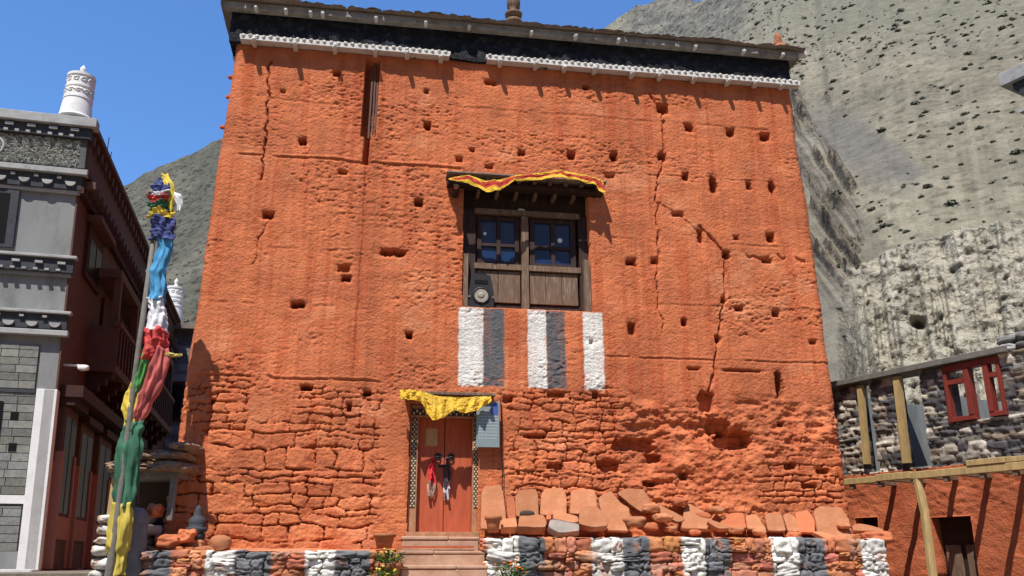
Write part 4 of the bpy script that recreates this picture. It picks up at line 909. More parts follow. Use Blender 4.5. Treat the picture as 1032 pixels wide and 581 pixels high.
# shadow on the upper front built as a dark window, brick panels, white pillar and band
m = MB(); a, b = LF.pix(-12, 220)[0], LF.pix(17, 220)[0]; m.box(LF, a-.6, b, -.01, .05, lz(250, 10), lz(192, 10)); wn = m.build('window', 'cornice_dark', house); m = MB(); m.box(LF, a-.5, b-.16, .051, .06, lz(246, 10), lz(196, 10)); m.build('pane', 'dark_glass', wn)
def bricks(x0, x1, y0, y1, seed):
    a, b = LF.pix(x0, (y0+y1)/2)[0], LF.pix(x1, (y0+y1)/2)[0]; za, zb_ = lz(y1, 20), lz(y0, 20)
    m = MB(); r = random.Random(seed); z = za; n = 0; G = np.array([.20, .20, .188])
    m.box(LF, a, b, -.015, .012, za, zb_, G*.45)
    while z < zb_-.03:
        h = min(.155, zb_-z); u = b-.003
        while u > a:
            w = min(r.uniform(.28, .42), u-a)
            if w > .04: m.box(LF, u-w+.008, u-.006, .0, .025+r.uniform(-.003, .006), z+.008, z+h-.006, G*r.uniform(.72, 1.25)*np.array([1, 1, r.uniform(.9, 1.02)]))
            u -= w
        z += h; n += 1
    return m.build('brick_panel', 'rubble', house)
bricks(-60, 38, 347, 392, 1); bp = bricks(-60, 31, 396, 499, 2); bricks(-60, 20, 510, 556, 3)
ua = LF.pix(-60, 395)[0]; MB().box(LF, ua, LF.pix(36, 394)[0], -.01, .045, lz(396, 20), lz(392.5, 20)).build('ledge', 'cornice_dark', house)
for x, y in ((15, 420), (13, 451)):
    u, z = LF.pix(x, y); MB().box(LF, u-.07, u+.07, .0, .036, z-.075, z+.075).build('vent_hole', 'dark_glass', bp)
u, z = LF.pix(-4, 425); MB().box(LF, u-.7, u+.10, -.01, .055, lz(445, 5), lz(405, 5)).build('window', 'dark_glass', house)
q1, q0 = LF.pix(50, 470)[0], LF.pix(29, 470)[0]; zp1 = lz(393, 50)
m = MB(); m.box(LF, q0, -.0, -.2, .07, 0, zp1); m.box(LS, -.07, .16, -.2, .04, 0, zp1); m.build('pillar', 'white_wash', house, bevel=.01)
MB().box(LF, FW_, q0, -.01, .05, lz(508, 20), lz(499.5, 20)).build('band', 'white_wash', house)
MB().box(LF, FW_, q0-.002, -.02, .03, 0, lz(556, 20)).build('foot_course', 'cement', house)
# side: parapet, eave, balcony, windows and doors
sz = lambda u, y: None
zp = ztop
m = MB(); m.box(LS, -.11, LEN, .02, .12, zf0, za1-.02); m.box(LS, -.28, LEN, .02, .28, za1-.02, za1+.1); side_par = m.build('side_parapet', 'maroon', house)
m = MB(); m.box(LS, -.19, LEN, .02, .22, zf0-.16, zf0-.04); m.box(LS, -.09, LEN, .02, .14, zc0-.05, zf0-.16); m.build('side_eave', 'maroon_dark', house)
for k in range(46):
    MB().box(LS, k*.44, k*.44+.16, .12, .22, za1-.30, za1-.10).build('dentil', 'maroon', side_par)
    MB().box(LS, k*.44, k*.44+.17, .14, .34, zc0+.1, zc0+.26).build('dentil', 'maroon', side_par)
zA, zB2 = lz(262, 74), lz(317, 70)
for (ub, zb_, zt_, wd) in [(u, z0_, z1_, w) for (z0_, z1_) in ((lz(262), lz(205)),) for u, w in ((1.0, 1.5), (7.2, 1.5), (10.5, 1.5), (13.8, 1.5))]:
    m = MB(); m.box(LS, ub, ub+wd, .02, .10, zb_, zt_); wn = m.build('side_window', 'maroon_dark', house); m = MB(); m.box(LS, ub+.14, ub+wd/2-.06, .10, .112, zb_+.14, zt_-.3); m.box(LS, ub+wd/2+.06, ub+wd-.14, .10, .112, zb_+.14, zt_-.3); m.build('pane', 'dark_glass', wn)
    MB().box(LS, ub-.12, ub+wd+.12, .02, .34, zt_, zt_+.14).build('window_hood', 'maroon', wn)
# balcony
z0b, z1b = lz(345), lz(300)
m = MB(); m.box(LS, 2.2, 12.5, .02, .65, z0b-.12, z0b); m.box(LS, 2.2, 12.5, .57, .65, z0b, z1b); m.box(LS, 2.2, 2.28, .02, .57, z0b, z1b); m.box(LS, 2.1, 12.6, .52, .70, z1b, z1b+.1)
m.box(LS, 2.2, 12.5, .02, .60, lz(240)-.1, lz(240)+.1); bal = m.build('balcony', 'maroon', house)
for k in range(26): MB().box(LS, 2.3+k*.39, 2.42+k*.39, .651, .69, z0b+.05, z1b-.05).build('baluster', 'maroon_dark', bal)
for k in range(5): MB().box(LS, 2.25+k*2.5, 2.43+k*2.5, .45, .6, z1b+.1, lz(240)-.1).build('balcony_post', 'maroon', bal)
for k in range(9):
    m = MB(); u = 2.3+k*1.22
    for q, (o, h) in enumerate(((.58, .14), (.45, .28), (.3, .42), (.16, .58))): m.box(LS, u, u+.2, .02, o, z0b-.12-h, z0b-.12-h+.14)
    m.build('bracket', 'maroon_dark', bal)
for ub in (3.2, 6.4, 9.4): MB().box(LS, ub, ub+1.8, .02, .09, z0b, lz(255)).build('side_window', 'maroon_dark', house)
# ground floor openings
zf = 1.45
for ub, wd, tt in ((.35, 1.15, 393), (1.9, 1.3, 400), (3.9, 1.5, 400), (6.2, 1.5, 405), (8.6, 1.5, 405), (11.2, 1.5, 405)):
    zt_ = lz(tt)-.25
    m = MB(); m.box(LS, ub, ub+wd, .02, .13, zf, zt_); dd = m.build('side_door', 'maroon', house)
    m = MB()
    for a, b in ((ub+.10, ub+wd*.46), (ub+wd*.54, ub+wd-.10)): m.box(LS, a, b, .131, .14, zf+1.05, zt_-.18)
    m.build('pane', 'dark_glass', dd)
    m = MB()
    for a, b in ((ub-.02, ub+.10), (ub+wd-.10, ub+wd+.02)): m.box(LS, a, b, .02, .17, zf, zt_-.9)
    m.box(LS, ub+.1, ub+wd-.1, .131, .165, zf+.55, zf+.98); m.build('sunlit_lower_frame', 'salmon', dd)  # pinkish frames with the sunlight at the bottom put into the colour
    MB().box(LS, ub-.1, ub+wd+.1, .02, .30, zt_, zt_+.16).build('door_hood', 'maroon_dark', dd)
m = MB(); m.box(LS, .16, LEN, .02, .035, zf-.8, zf+2.0); m.build('dado', 'salmon', house)
m = MB(); m.box(LS, .2, 9, .02, .45, lz(380)-.35, lz(380)-.12); m.build('side_eave', 'maroon_dark', house)
u, z = LS.pix(84, 371, .4); m = MB(); V, Fs = rock((.22, .14, .12), 2, 6, 3, .02); m.add(V+LS.w(u, .40, z), Fs); m.bar(LS.w(u, -.02, z+.04), LS.w(u, .4, z+.04), .04); m.build('wall_lamp', 'lamp_white', house, smooth=True)
m = MB()
for dx in (0, .22, .4): p_ = LS.w(4.0+dx*2, -.4, ztop); m.tube([p_, p_+np.array([.05*dx, 0, 1.5-dx])], .012, 6)
m.build('rebar', 'iron', house)
# white victory banners on the roof
def banner(c, R, H, label):
    root = thing('victory_banner', list(c), label, 'roof ornament', 'white victory banners on the grey house roof')
    m = MB(); pr_ = [(R*1.18, 0), (R*1.12, .05), (R*1.05, H*.25), (R*1.0, H*.36), (R*1.04, H*.38), (R*1.03, H*.42), (R*.99, H*.43), (R*.97, H*.61), (R*1.01, H*.62), (R*1.01, H*.66), (R*.96, H*.67), (R*.92, H*.86), (R*1.0, H*.87), (R*1.0, H*.92), (R*.6, H*.94)]
    m.lathe(c, pr_, 36); b = m.build('drum', 'white_wash', root, smooth=False)
    m = MB()
    for row, (z0, z1) in enumerate(((.44, .60), (.68, .85))):
        for k in range(11):
            a0 = 2*math.pi*(k+.5*row)/11; pts = []
            for t in np.linspace(0, 4.6, 16):
                ra = (.5-.09*t)*R*.62; a = a0+ra/R*math.cos(t*1.35+row); zz = H*(z0+z1)/2+ra*math.sin(t*1.35+row)*.62; q = R*(.985 if row == 0 else .95); pts.append(np.array(c)+np.array([q*math.cos(a), q*math.sin(a), zz]))
            m.tube(pts, R*.055, 6)
    m.build('scroll_relief', 'white_wash', b, smooth=True)
    m = MB(); m.lathe(c, [(R*.35, H*.93), (R*.3, H*.97), (R*.15, H), (R*.14, H*1.03), (R*.22, H*1.07), (R*.2, H*1.12), (R*.06, H*1.17), (.005, H*1.19)], 18); m.build('knob', 'white_wash', root, smooth=True)
u, z = LF.pix(78, 121, -.3); banner(LF.w(u, -.1, ztop+.0), .29, 1.12, 'large white carved victory banner on the near roof corner')
u, z = LS.pix(177, 303, -.3); bc = LS.w(17.4, -.2, ztop); banner(bc, .36, 1.55, 'small distant white victory banner at the far roof corner')

# ================================================================== RIGHT HOUSE (red ground floor, unroofed stone upper floor)
rh = thing('stone_upper_house', RF.w(-2, -2, 0).tolist(), 'two storey house with a red plastered ground floor and a bare rubble upper floor', 'house')
def rpix(x, y, v=0): return RF.pix(x, y, v)
RU0, RU1 = -9.0, rpix(842, 430)[0]+.5
zF = rpix(940, 471)[1]          # floor line between red and stone
zTop = rpix(940, 370)[1]
def sheet(name, fr, u0, u1, z0, z1, res, dfn, cfn, openings, th, mt, parent):
    us = np.unique(np.concatenate([np.arange(u0, u1, res), [u1]])); zz = np.unique(np.concatenate([np.arange(z0, z1, res), [z1]])); nu, nz = len(us), len(zz)
    Ug, Zg = np.meshgrid(us, zz); D = dfn(Ug, Zg); Cc = cfn(Ug, Zg); F_ = fr.w(Ug, D, Zg).reshape(-1, 3); B_ = fr.w(Ug, -th+0*D, Zg).reshape(-1, 3)
    cu, czz = (us[:-1]+us[1:])/2, (zz[:-1]+zz[1:])/2; CU, CZ = np.meshgrid(cu, czz); keep = np.ones(CU.shape, bool)
    for (a, b, c, e) in openings: keep &= ~((CU > a) & (CU < b) & (CZ > c) & (CZ < e))
    i, j = np.nonzero(keep); q = np.stack([i*nu+j, i*nu+j+1, (i+1)*nu+j+1, (i+1)*nu+j], 1); n = nu*nz
    fl = [q, q[:, ::-1]+n]; K = np.pad(keep, 1)
    for di, dj, a, b in ((-1, 0, 0, 1), (1, 0, 3, 2), (0, -1, 0, 3), (0, 1, 1, 2)):
        mm = keep & ~K[1+di:K.shape[0]-1+di, 1+dj:K.shape[1]-1+dj]; i, j = np.nonzero(mm); c = np.stack([i*nu+j, i*nu+j+1, (i+1)*nu+j+1, (i+1)*nu+j], 1)
        fl.append(np.stack([c[:, a], c[:, b], c[:, b]+n, c[:, a]+n], 1))
    return make(name, np.concatenate([F_, B_]), np.concatenate(fl), mt, parent, np.concatenate([Cc.reshape(-1, 3)]*2), smooth=True)
# openings from image pixels
def opn(x0, x1, y0, y1, v=0):
    xm, ym = (x0+x1)/2, (y0+y1)/2; a, b = rpix(x0, ym)[0], rpix(x1, ym)[0]; c, e = rpix(xm, y1)[1], rpix(xm, y0)[1]; return (min(a, b), max(a, b), c, e)
O1 = opn(864, 880, 386, 469); O1 = (O1[0], O1[1], zF+.02, zTop+1); O2 = opn(902, 932, 376, 467); O2 = (O2[0], O2[1], zF+.02, zTop+1); O3 = opn(953, 1012, 362, 423); O3 = (O3[0], O3[1], O3[2], zTop+1)
def rub_d(u, z):
    wu, wz = u+.05*fbm(u/.3, z/.3, seed=21, oct=2), z+.05*fbm(u/.35, z/.2, seed=22, oct=2); b, _ = courses(wu, wz, 31, zF-1, zTop+2, .115, .28); return .085*(b-.8)+.03*fbm(u/.12, z/.1, seed=23, oct=3)
def rub_c(u, z):
    wu, wz = u+.05*fbm(u/.3, z/.3, seed=21, oct=2), z+.05*fbm(u/.35, z/.2, seed=22, oct=2); b, i = courses(wu, wz, 31, zF-1, zTop+2, .115, .28)
    pal = np.array([[.09, .09, .10], [.17, .165, .165], [.24, .225, .205], [.065, .065, .075], [.48, .46, .425], [.12, .115, .11], [.36, .335, .30], [.19, .155, .125]]); k = (i*997 % 1*len(pal)).astype(int) % len(pal)
    c = pal[k]*np.array([1.02, .95, .86])*(1+.35*fbm(u/.07, z/.05, seed=24, oct=3))[..., None]; return mix(c, np.array([.17, .16, .15]), (1-ss(.1, .35, b))[..., None]*.6)
up_ = sheet('upper_wall', RF, RU0, RU1, zF, zTop, .03, rub_d, rub_c, [O1, O2, O3], .42, 'rubble', rh)
DR1 = opn(868, 892, 522, 640); DR2 = opn(946, 988, 521, 640)
DR1 = (DR1[0], DR1[1], -1, DR1[3]); DR2 = (DR2[0], DR2[1], -1, DR2[3])
def red_d(u, z): return .04*fbm(u/.9, z/.7, seed=41, oct=3)+.022*fbm(u/.16, z/.08, seed=42, oct=3)*ss(-.1, .5, fbm(u/1.2, z/.5, seed=43)+ .5*ss(zF-1.2, zF-.5, z))+.008*fbm(u/.06, z/.05, seed=44, oct=2)
def red_c(u, z):
    n_ = fbm(u/.8, z/.7, seed=45, oct=5); c = np.ones(u.shape+(3,))*RED*np.array([.86, .82, .85])*(1+.22*n_)[..., None]; return mix(c, np.array([.33, .07, .03]), (ss(.1, .5, fbm(u/.3, z/.3, seed=46, oct=4))*.5)[..., None])
sheet('lower_wall', RF, RU0, RU1, -.3, zF, .03, red_d, red_c, [DR1, DR2], .45, 'clay_plaster', rh)
# inner rooms: far wall of the upper floor, floor, end wall
m = MB(); m.box(RF, RU0, RU1, -4.2, -3.8, 0, zTop-.2); m.box(RF, RU1-.4, RU1-.003, -3.8, -.43, 0, zTop-.1); m.box(RF, RU0, RU0+.4, -3.8, -.43, 0, zTop-.1); m.build('rear_wall', 'cement', rh)
m = MB(); m.box(RF, RU0+.41, RU1-.41, -3.79, -.455, zF-.25, zF-.03); m.build('upper_floor', 'slate', rh)
# partition walls seen through the openings
for ub, ue in ((O2[0]-.25, O2[0]+.02), (O1[0]-.3, O1[0]+.0), (O3[0]-.3, O3[0]+.0)): MB().box(RF, ub, ue, -2.2, -.43, zF, zTop-.5).build('partition', 'cement', rh)
# ring beam
m = MB(); m.box(RF, rpix(1016, 352)[0], RU1+.25, -.46, .13, zTop-.02, zTop+.10); m.build('ring_beam', 'grey_timber', rh, bevel=.01)
m = MB(); r = random.Random(8); u = RU0
while u < rpix(1010, 352)[0]:
    w = r.uniform(.3, .5)
    for k in range(2): V, Fs = rock((w, .5, .17), r.randrange(90), 6, 3.5, .1); m.add(V@np.array([RF.U, RF.N, [0, 0, 1]])+RF.w(u+w/2, -.22, zTop+.08+.16*k), Fs, np.array([.17, .165, .16])*r.choice([.6, 1, 1.3, 2.4]))
    u += w
m.build('wall_top', 'rubble', rh, smooth=True)
def upright(x0, y0, x1, y1, v, w, d_, mt, nm, par):
    a = rpix(x0, y0, v); b = rpix(x1, y1, v); return MB().bar(RF.w(a[0], v, a[1]), RF.w(b[0], v, b[1]), d_, w, up=RF.U).build(nm, mt, par)
upright(867, 389, 874, 468, .02, .12, .10, 'pale_timber', 'post', rh); upright(904, 380, 914, 467, .03, .15, .10, 'pale_timber', 'post', rh)
# red window with two casements and an open middle
a, b, c, e = O3; e = zTop-.04
w1, w2 = mix(b, a, .42), mix(b, a, .76)
rw = MB(); rw.box(RF, a, w2+.05, -.12, .05, c, c+.09); rw.box(RF, w1-.055, b, -.12, .05, c, c+.09); rw.box(RF, a, b, -.12, .05, e-.12, e); rw.box(RF, a+.001, a+.07, -.12, .05, c+.09, e-.12); rw.box(RF, b-.07, b-.001, -.12, .05, c+.09, e-.12)
rw.box(RF, w1-.055, w1+.055, -.12, .06, c+.09, e-.12); rw.box(RF, w2-.05, w2+.05, -.12, .06, c+.09, e-.12)
rwo = rw.build('window', 'red_paint', rh, bevel=.008); rwo['label'] = 'bright red unglazed window frame with crossbars'
m = MB(); m.box(RF, w1+.055, b-.07, -.10, .03, mix(c, e, .66), mix(c, e, .74)); m.build('crossbar', 'red_paint', rwo); m = MB(); m.box(RF, a+.07, w2-.05, -.10, .03, mix(c, e, .66), mix(c, e, .74)); m.build('crossbar', 'red_paint', rwo)
# door leaves below
for nm, (a, b, c, e) in (('door', DR1), ('door', DR2)):
    m = MB(); m.box(RF, a, b, -.42, -.28, 0, e); dd = m.build(nm, 'dark_timber', rh)
    n_ = 2
    for k in range(n_): MB().box(RF, mix(a, b, k/n_)+.05, mix(a, b, (k+1)/n_)-.05, -.28, -.25, .1, e-.5).build('door_leaf', 'weathered_timber', dd, bevel=.01)
# lean-to frame of new timber
vB = 1.25
zJ = rpix(960, 480, vB)[1]
root = thing('timber_frame', RF.w(rpix(935, 520, vB)[0], vB, 0).tolist(), 'unfinished veranda frame of new yellow timber along the red wall', 'timber frame')
def beam(x0, x1, dz, th, dv=0):
    a, b = rpix(x0, 478, vB)[0], rpix(x1, 478, vB)[0]; MB().box(RF, min(a, b), max(a, b), vB-.07+dv, vB+.07+dv, zJ+dz, zJ+dz+th).build('beam', 'pale_timber', root, bevel=.01)
beam(846, 884, 0, .12); beam(884.3, 919, .015, .13, .01); beam(919.3, 1100, .0, .13); beam(978, 1018, .134, .10, .015); beam(1018.5, 1100, .134, .09, .0)
for x in (859, 888, 922, 955, 992, 1026, 1062):
    u = rpix(x, 488, vB)[0]; MB().box(RF, u-.05, u+.05, -.06, vB-.072, zJ+.03, zJ+.12).box(RF, u-.04, u+.04, vB-.05, vB+.05, zJ-.09, zJ-.003).build('joist', 'weathered_timber', root, bevel=.006)
a, b = rpix(925, 486, vB), rpix(940, 581, vB); A = RF.w(a[0], vB, zJ-.125); B = RF.w(b[0], vB, b[1])
A[2] = zJ-.004; d_ = (B-A)/(A[2]-B[2]); end = A+d_*A[2]
m = MB(); m.tube([A, mix(A, B, .35)+RF.U*-.04, B, end], [.085, .08, .085, .09], 8); m.build('post', 'pale_timber', root)

# ================================================================== NEIGHBOUR, TOP RIGHT
NB = Frame((13.9, 24.0), math.radians(120), flip=True)
if NB.N[0] > 0: NB.N = -NB.N
u, z = NB.pix(1012, 86, .36); u2, z2_ = NB.pix(1013, 78)
nb = thing('neighbour_house', NB.w(u-5, -4, 0).tolist(), 'dark stone house with a pale roof slab, only its corner showing at the top right', 'house')
dn = rub_c
m = MB(); m.box(NB, u-9, u-.42, -6, .1, 0, z-.40); nw = m.build('wall', 'grey_stone', nb)
m = MB(); r = random.Random(6); zz = z-.38
for k in range(16):
    uu_ = u-.36
    while uu_ > u-5:
        w = r.uniform(.3, .6); V, Fs = rock((w, .2, .17), r.randrange(90), 4, 4, .1); m.add(V@np.array([NB.U, NB.N, [0, 0, 1]])+NB.w(uu_-w/2, .10, zz-k*.17-.09), Fs, np.array([.13, .13, .14])*r.choice([.5, .8, 1, 1.6])); uu_ -= w
m.build('stone_facing', 'rubble', nb, smooth=True)
MB().box(NB, u-9, u+.12, -6.2, .36, z, z+.42).build('roof_slab', 'cement_light', nb, bevel=.02)
MB().box(NB, u-9, u-.16, -6.1, .22, z-.2, z-.004).build('cornice', 'cornice_dark', nb, bevel=.01); MB().box(NB, u-9, u-.28, -6.05, .16, z-.38, z-.204).build('cornice', 'cement', nb, bevel=.01); MB().box(NB, u-9, u-.22, -6.05, .28, z-.98, z-.88).build('ledge', 'cement_light', nb)

# grey house glimpsed between the left house and the tower
GB = Frame((-10.2, 33.0), math.radians(8))
bh = thing('back_house', [-9.5, 36, 0], 'grey stone house glimpsed between the maroon side wall and the tower', 'house')
q0, q1 = GB.pix(140, 400)[0]-2, GB.pix(260, 400)[0]; zt_ = GB.pix(180, 333)[1]
gd = sheet('wall', GB, q0, q1, 0, zt_, .08, lambda u, z: .05*(courses(u+.05*fbm(u/.3, z/.3, seed=1), z, 77, -1, zt_+2, .22, .5)[0]-.7), lambda u, z: (np.array([.17, .17, .175])*(.6+.8*courses(u+.05*fbm(u/.3, z/.3, seed=1), z, 77, -1, zt_+2, .22, .5)[1][..., None])), [], .5, 'rubble', bh)
MB().box(GB, q0-.2, q1, -5, .35, zt_, zt_+.22).build('roof', 'slate', bh)
for x in (160, 176):
    u = GB.pix(x, 400)[0]; m = MB(); m.box(GB, u-.35, u+.35, .03, .09, GB.pix(x, 425)[1], GB.pix(x, 385)[1]); wn = m.build('window', 'maroon_dark', bh); m = MB(); m.box(GB, u-.27, u+.27, .09, .10, GB.pix(x, 422)[1], GB.pix(x, 388)[1]); m.build('pane', 'dark_glass', wn)

# ================================================================== GROUND
nx = 90; gx, gy = np.meshgrid(np.linspace(-1, 1, nx), np.linspace(-1, 1, nx)); sx = np.sign(gx)*np.abs(gx)**2.2*900; sy = np.sign(gy)*np.abs(gy)**2.2*900+12
gz = .03*fbm(sx/2, sy/2, seed=3)*(np.hypot(sx, sy-10) < 60)
far = ss(60, 700, np.hypot(sx, sy)); gz = gz - .5*far
m = MB(); m.grid(np.stack([sx, sy, gz], -1).reshape(-1, 3), nx, nx); tag(m.build('ground', 'dust_ground', smooth=True, origin=(0, 0, 0)), kind='structure')
# raised lane at the left house
m = MB(); c4 = [LF.w(-9.5, 3.6, 0), LF.w(2.6, 3.6, 0), LS.w(LEN+3, 2.6, 0), LF.w(-9.5, -LEN-3, 0)]
V = np.array([p+np.array([0, 0, h]) for h in (-.3, 1.42) for p in c4]); m.add(V, [(0, 1, 2, 3), (4, 5, 6, 7), (0, 1, 5, 4), (1, 2, 6, 5), (2, 3, 7, 6), (3, 0, 4, 7)]); tag(m.build('lane', 'dust_ground'), kind='structure')
m = MB(); a, b = LF.pix(-80, 578, 1.5)[0], LF.pix(32, 578, 1.5)[0]; m.box(LF, a, b, 1.0, 1.5, 1.0, LF.pix(20, 574, 1.5)[1]); tag(m.build('low_wall', 'cement_light', bevel=.05), 'low pale concrete wall at the foot of the grey house', 'wall')

# ================================================================== MOUNTAIN
def azel(x, y):
    d_ = ray(x, y); return math.atan2(d_[0], d_[1]), math.atan2(d_[2], math.hypot(d_[0], d_[1]))
ridge = [(-250, 300), (-60, 255), (60, 215), (130, 187), (175, 160), (230, 136), (330, 100), (450, 60), (560, 40), (618, 24), (640, 10), (655, 8), (675, -2), (700, 2), (720, -2), (760, -25), (820, -60), (900, -95), (1032, -130), (1200, -150), (1400, -120)]
rid = np.array([azel(*p) for p in ridge])
clf = np.array([azel(*p) for p in [(600, 330), (780, 302), (830, 283), (862, 270), (880, 262), (905, 252), (940, 240), (985, 232), (1032, 222), (1150, 205), (1400, 200)]])
NA, NL, NU, NBK = 760, 170, 430, 12
AZ = np.linspace(-1.05, .95, NA)
tmp = np.linspace(-1.05, .95, 4000)
dens = np.where((tmp > .05) & (tmp < .62), 2.6, np.where((tmp > -.48) & (tmp < -.30), 2.2, .6)); cd = np.cumsum(dens); AZ = np.interp(np.linspace(cd[0], cd[-1], NA), cd, tmp)
E_r = np.interp(AZ, rid[:, 0], rid[:, 1]) + .006*fbm(AZ*26, AZ*0, seed=5, oct=5); E_c = np.interp(AZ, clf[:, 0], clf[:, 1])
az840, az882 = azel(835, 300)[0], azel(880, 300)[0]
cl = ss(az840, az882, AZ)
rf_ = mix(130., 62., ss(-.05, .35, AZ)); RR = mix(430., 330., ss(0, .4, AZ))
zc = np.tan(E_c)*(rf_+8)*cl + (1-cl)*(np.tan(.10)*rf_)
cr_ = ss(azel(560, 300)[0], azel(700, 300)[0], AZ)
rc = rf_ + 8.; rf_ = rc - mix(36., 8., cl)
zc = mix(np.tan(.10)*rf_, np.tan(E_c)*rc, cr_)
zr = np.tan(E_r)*RR
rows_r, rows_z, rows_t = [], [], []
for t in np.linspace(0, 1, NL): rows_r.append(mix(rf_, rc, t)); rows_z.append(mix(-1.5+0*zc, zc, t)); rows_t.append(t)
for t in np.linspace(0, 1, NU+1)[1:]:
    q = t**1.25; rows_r.append(mix(rc, RR, q)); rows_z.append(mix(zc, zr, q + .05*q*(1-q)*-1)); rows_t.append(1+t)
for t in np.linspace(0, 1, NBK+1)[1:]: rows_r.append(RR+160*t); rows_z.append(zr-zr*.7*t); rows_t.append(2+t)
Rr, Zr, Tt = np.array(rows_r), np.array(rows_z)+EYE, np.repeat(np.array(rows_t)[:, None], NA, 1); AA = np.repeat(AZ[None], len(Rr), 0)
X_, Y_ = Rr*np.sin(AA), Rr*np.cos(AA)
# image pixel coordinates of each hill point, projected through the camera
dd_ = np.stack([X_, Y_, Zr-EYE], -1); cc_ = dd_@FW; PXg = PW/2+FPX*dd_[..., 0]/np.maximum(cc_, 1e-3); PYg = PH/2-FPX*(dd_@UPV)/np.maximum(cc_, 1e-3)
CL = np.repeat(cl[None], len(Rr), 0)
onface = (Tt <= 1)*CL; onslope = (Tt > 1)*1.
# cliff relief: vertical flutes, pockets, overhanging lower shelf
hz = Zr
fl = fbm(AA*62*.9, hz/14., seed=7, oct=4)*2.0 + np.abs(fbm(AA*130, hz/9., seed=8, oct=3))*-1.3
pk = fbm(X_/.42, hz/.34, Y_/.42, seed=9, oct=3)
shelf = ss(.42, .50, Tt+.05*fbm(AA*40, AA*0, seed=12))                       # upper paler part overhangs a recess
disp_r = onface*(fl*.75 - (.32*np.clip(pk-.14, 0, 1)*2) + .30*fbm(X_/.8, hz/.6, Y_/.8, seed=10, oct=4)) * ss(0, .05, Tt)
disp_r += onface*1.9*(ss(.40, .47, Tt+.05*fbm(AA*60, AA*0, seed=13))-.5)
g2 = (PXg-925)/7.; g3 = (PYg-326)/4.; cave = np.exp(-(np.abs(g2)**3+np.abs(g3)**3)); disp_r -= onface*1.6*cave
Rd = -disp_r
# slope relief
gul = fbm(X_/38, Y_/38, seed=14, oct=5); sm_ = fbm(X_/7, Y_/7, seed=15, oct=4)
hump = np.maximum(0, Tt-1)
dz_ = onslope*np.clip(hump*4, 0, 1)*(2.6*gul + .55*sm_)*(1-ss(1.96, 2.0, Tt)*.5)
# rocky ridge band at the top, left of the scree
rk1 = ss(610, 650, PXg)*(1-ss(735, 765, PXg+.35*(PYg-20)))*onslope
lft = (1-ss(500, 640, PXg))*onslope
dz_ += rk1*(3.2*fbm((X_+.5*Zr)/7., (Zr-.2*X_)/22., seed=16, oct=5)) + lft*(2.2*fbm(X_/9, Y_/9, Zr/12, seed=17, oct=5))
# dipping strata: thin ledges parallel to a line running down to the right
def across(px, py, wob=True):
    # signed distance right of the band line (793,95)-(870,262)
    dx, dy = 88., 136.; L_ = math.hypot(dx, dy); return ((px-800)*dy-(py-103)*dx)/L_
sd_ = across(PXg, PYg)+4*fbm(X_/12, Zr/12, seed=18, oct=4) - .0007*(PYg-185)**2
strata = ss(-100, -80, sd_)*(1-ss(5, 10, sd_))*ss(60, 100, PYg)*(1-ss(300, 330, PYg))*ss(700, 770, PXg)*(1-ss(858, 874, PXg))*(1-onface)
rkn = fbm(X_/2.2, Zr/2.2, Y_/2.2, seed=20, oct=4); rb = np.zeros_like(sd_)
for s0, wd_, am, sd0 in ((0, 4.2, 1., 1), (-11, 2.4, .7, 2), (-20, 3.6, .95, 3), (-31, 2.2, .6, 4), (-41, 3.4, .9, 5), (-54, 2.6, .7, 6), (-66, 3.4, .8, 7)):
    pat = ss(-.22, .12, fbm((PXg+PYg)/26., sd_*0+s0, seed=60+sd0, oct=3)); x_ = (sd_-s0)/wd_
    prof = np.where(x_ < 0, np.exp(-(x_*1.5)**2), np.exp(-(x_*.75)**2)); rb = np.maximum(rb, prof*am*pat)
lay = rkn
dz_ += strata*rb*(.8+.9*rkn)
Rd = Rd - strata*rb*(1.8+1.8*rkn)
sd2 = ((PXg-800)*105-(PYg-60)*120)/math.hypot(105, 120); outc = np.exp(-(sd2/5.)**2)*ss(55, 75, PYg)*(1-ss(160, 175, PYg))*ss(.0, .3, fbm(X_/8, Zr/8, seed=22, oct=3))
dz_ += outc*2.2*np.abs(fbm(X_/3, Zr/3, seed=23, oct=3))
R2 = Rr+Rd; X2, Y2, Z2 = R2*np.sin(AA), R2*np.cos(AA), Zr+dz_+onface*.3*fbm(X_/1.5, Zr/1.5, Y_/1.5, seed=24)*ss(0, .1, Tt)
# colours
SCR, GRS, ROK, CLF, LFT = np.array([.215, .192, .138]), np.array([.142, .130, .112]), np.array([.135, .11, .082]), np.array([.345, .315, .245]), np.array([.092, .088, .066])
rill = fbm(AA*150, Zr/40, seed=33, oct=4); Cm = np.ones(X_.shape+(3,))*SCR*(1+.28*gul+.18*sm_+.20*rill)[..., None]; stn = fbm(X_/.9, Y_/.9, Zr/.9, seed=34, oct=2); Cm = Cm*(1-.35*ss(.28, .5, stn))[..., None]
gp = ss(-2, 8, sd_+6*sm_)*(1-ss(-8, 6, sd2+9*sm_))*ss(80, 125, PYg)*(1-ss(165, 205, PYg+14*sm_))*.85
gp = np.maximum(gp, .8*np.exp(-(((PXg-950)-(PYg-60)*-.3)/60.)**2)*np.exp(-((PYg-58)/26.)**2)*ss(-.3, .3, gul)*.9)
Cm = mix(Cm, GRS*(1+.15*sm_[..., None]), np.clip(gp, 0, 1)[..., None])
Cm = mix(Cm, np.array([.150, .134, .104]), ((1-ss(-10, 0, sd_))*ss(640, 700, PXg)*ss(95, 130, PYg)*.8)[..., None])
fl_ = fbm(sd_/2.2, (PXg+PYg)/60., seed=71, oct=3); Cm = mix(Cm, np.array([.085, .075, .06]), (strata*ss(-.05, .2, fl_)*.85)[..., None]); Cm = mix(Cm, np.array([.27, .24, .18]), (strata*ss(.12, .4, -fl_)*.4)[..., None])
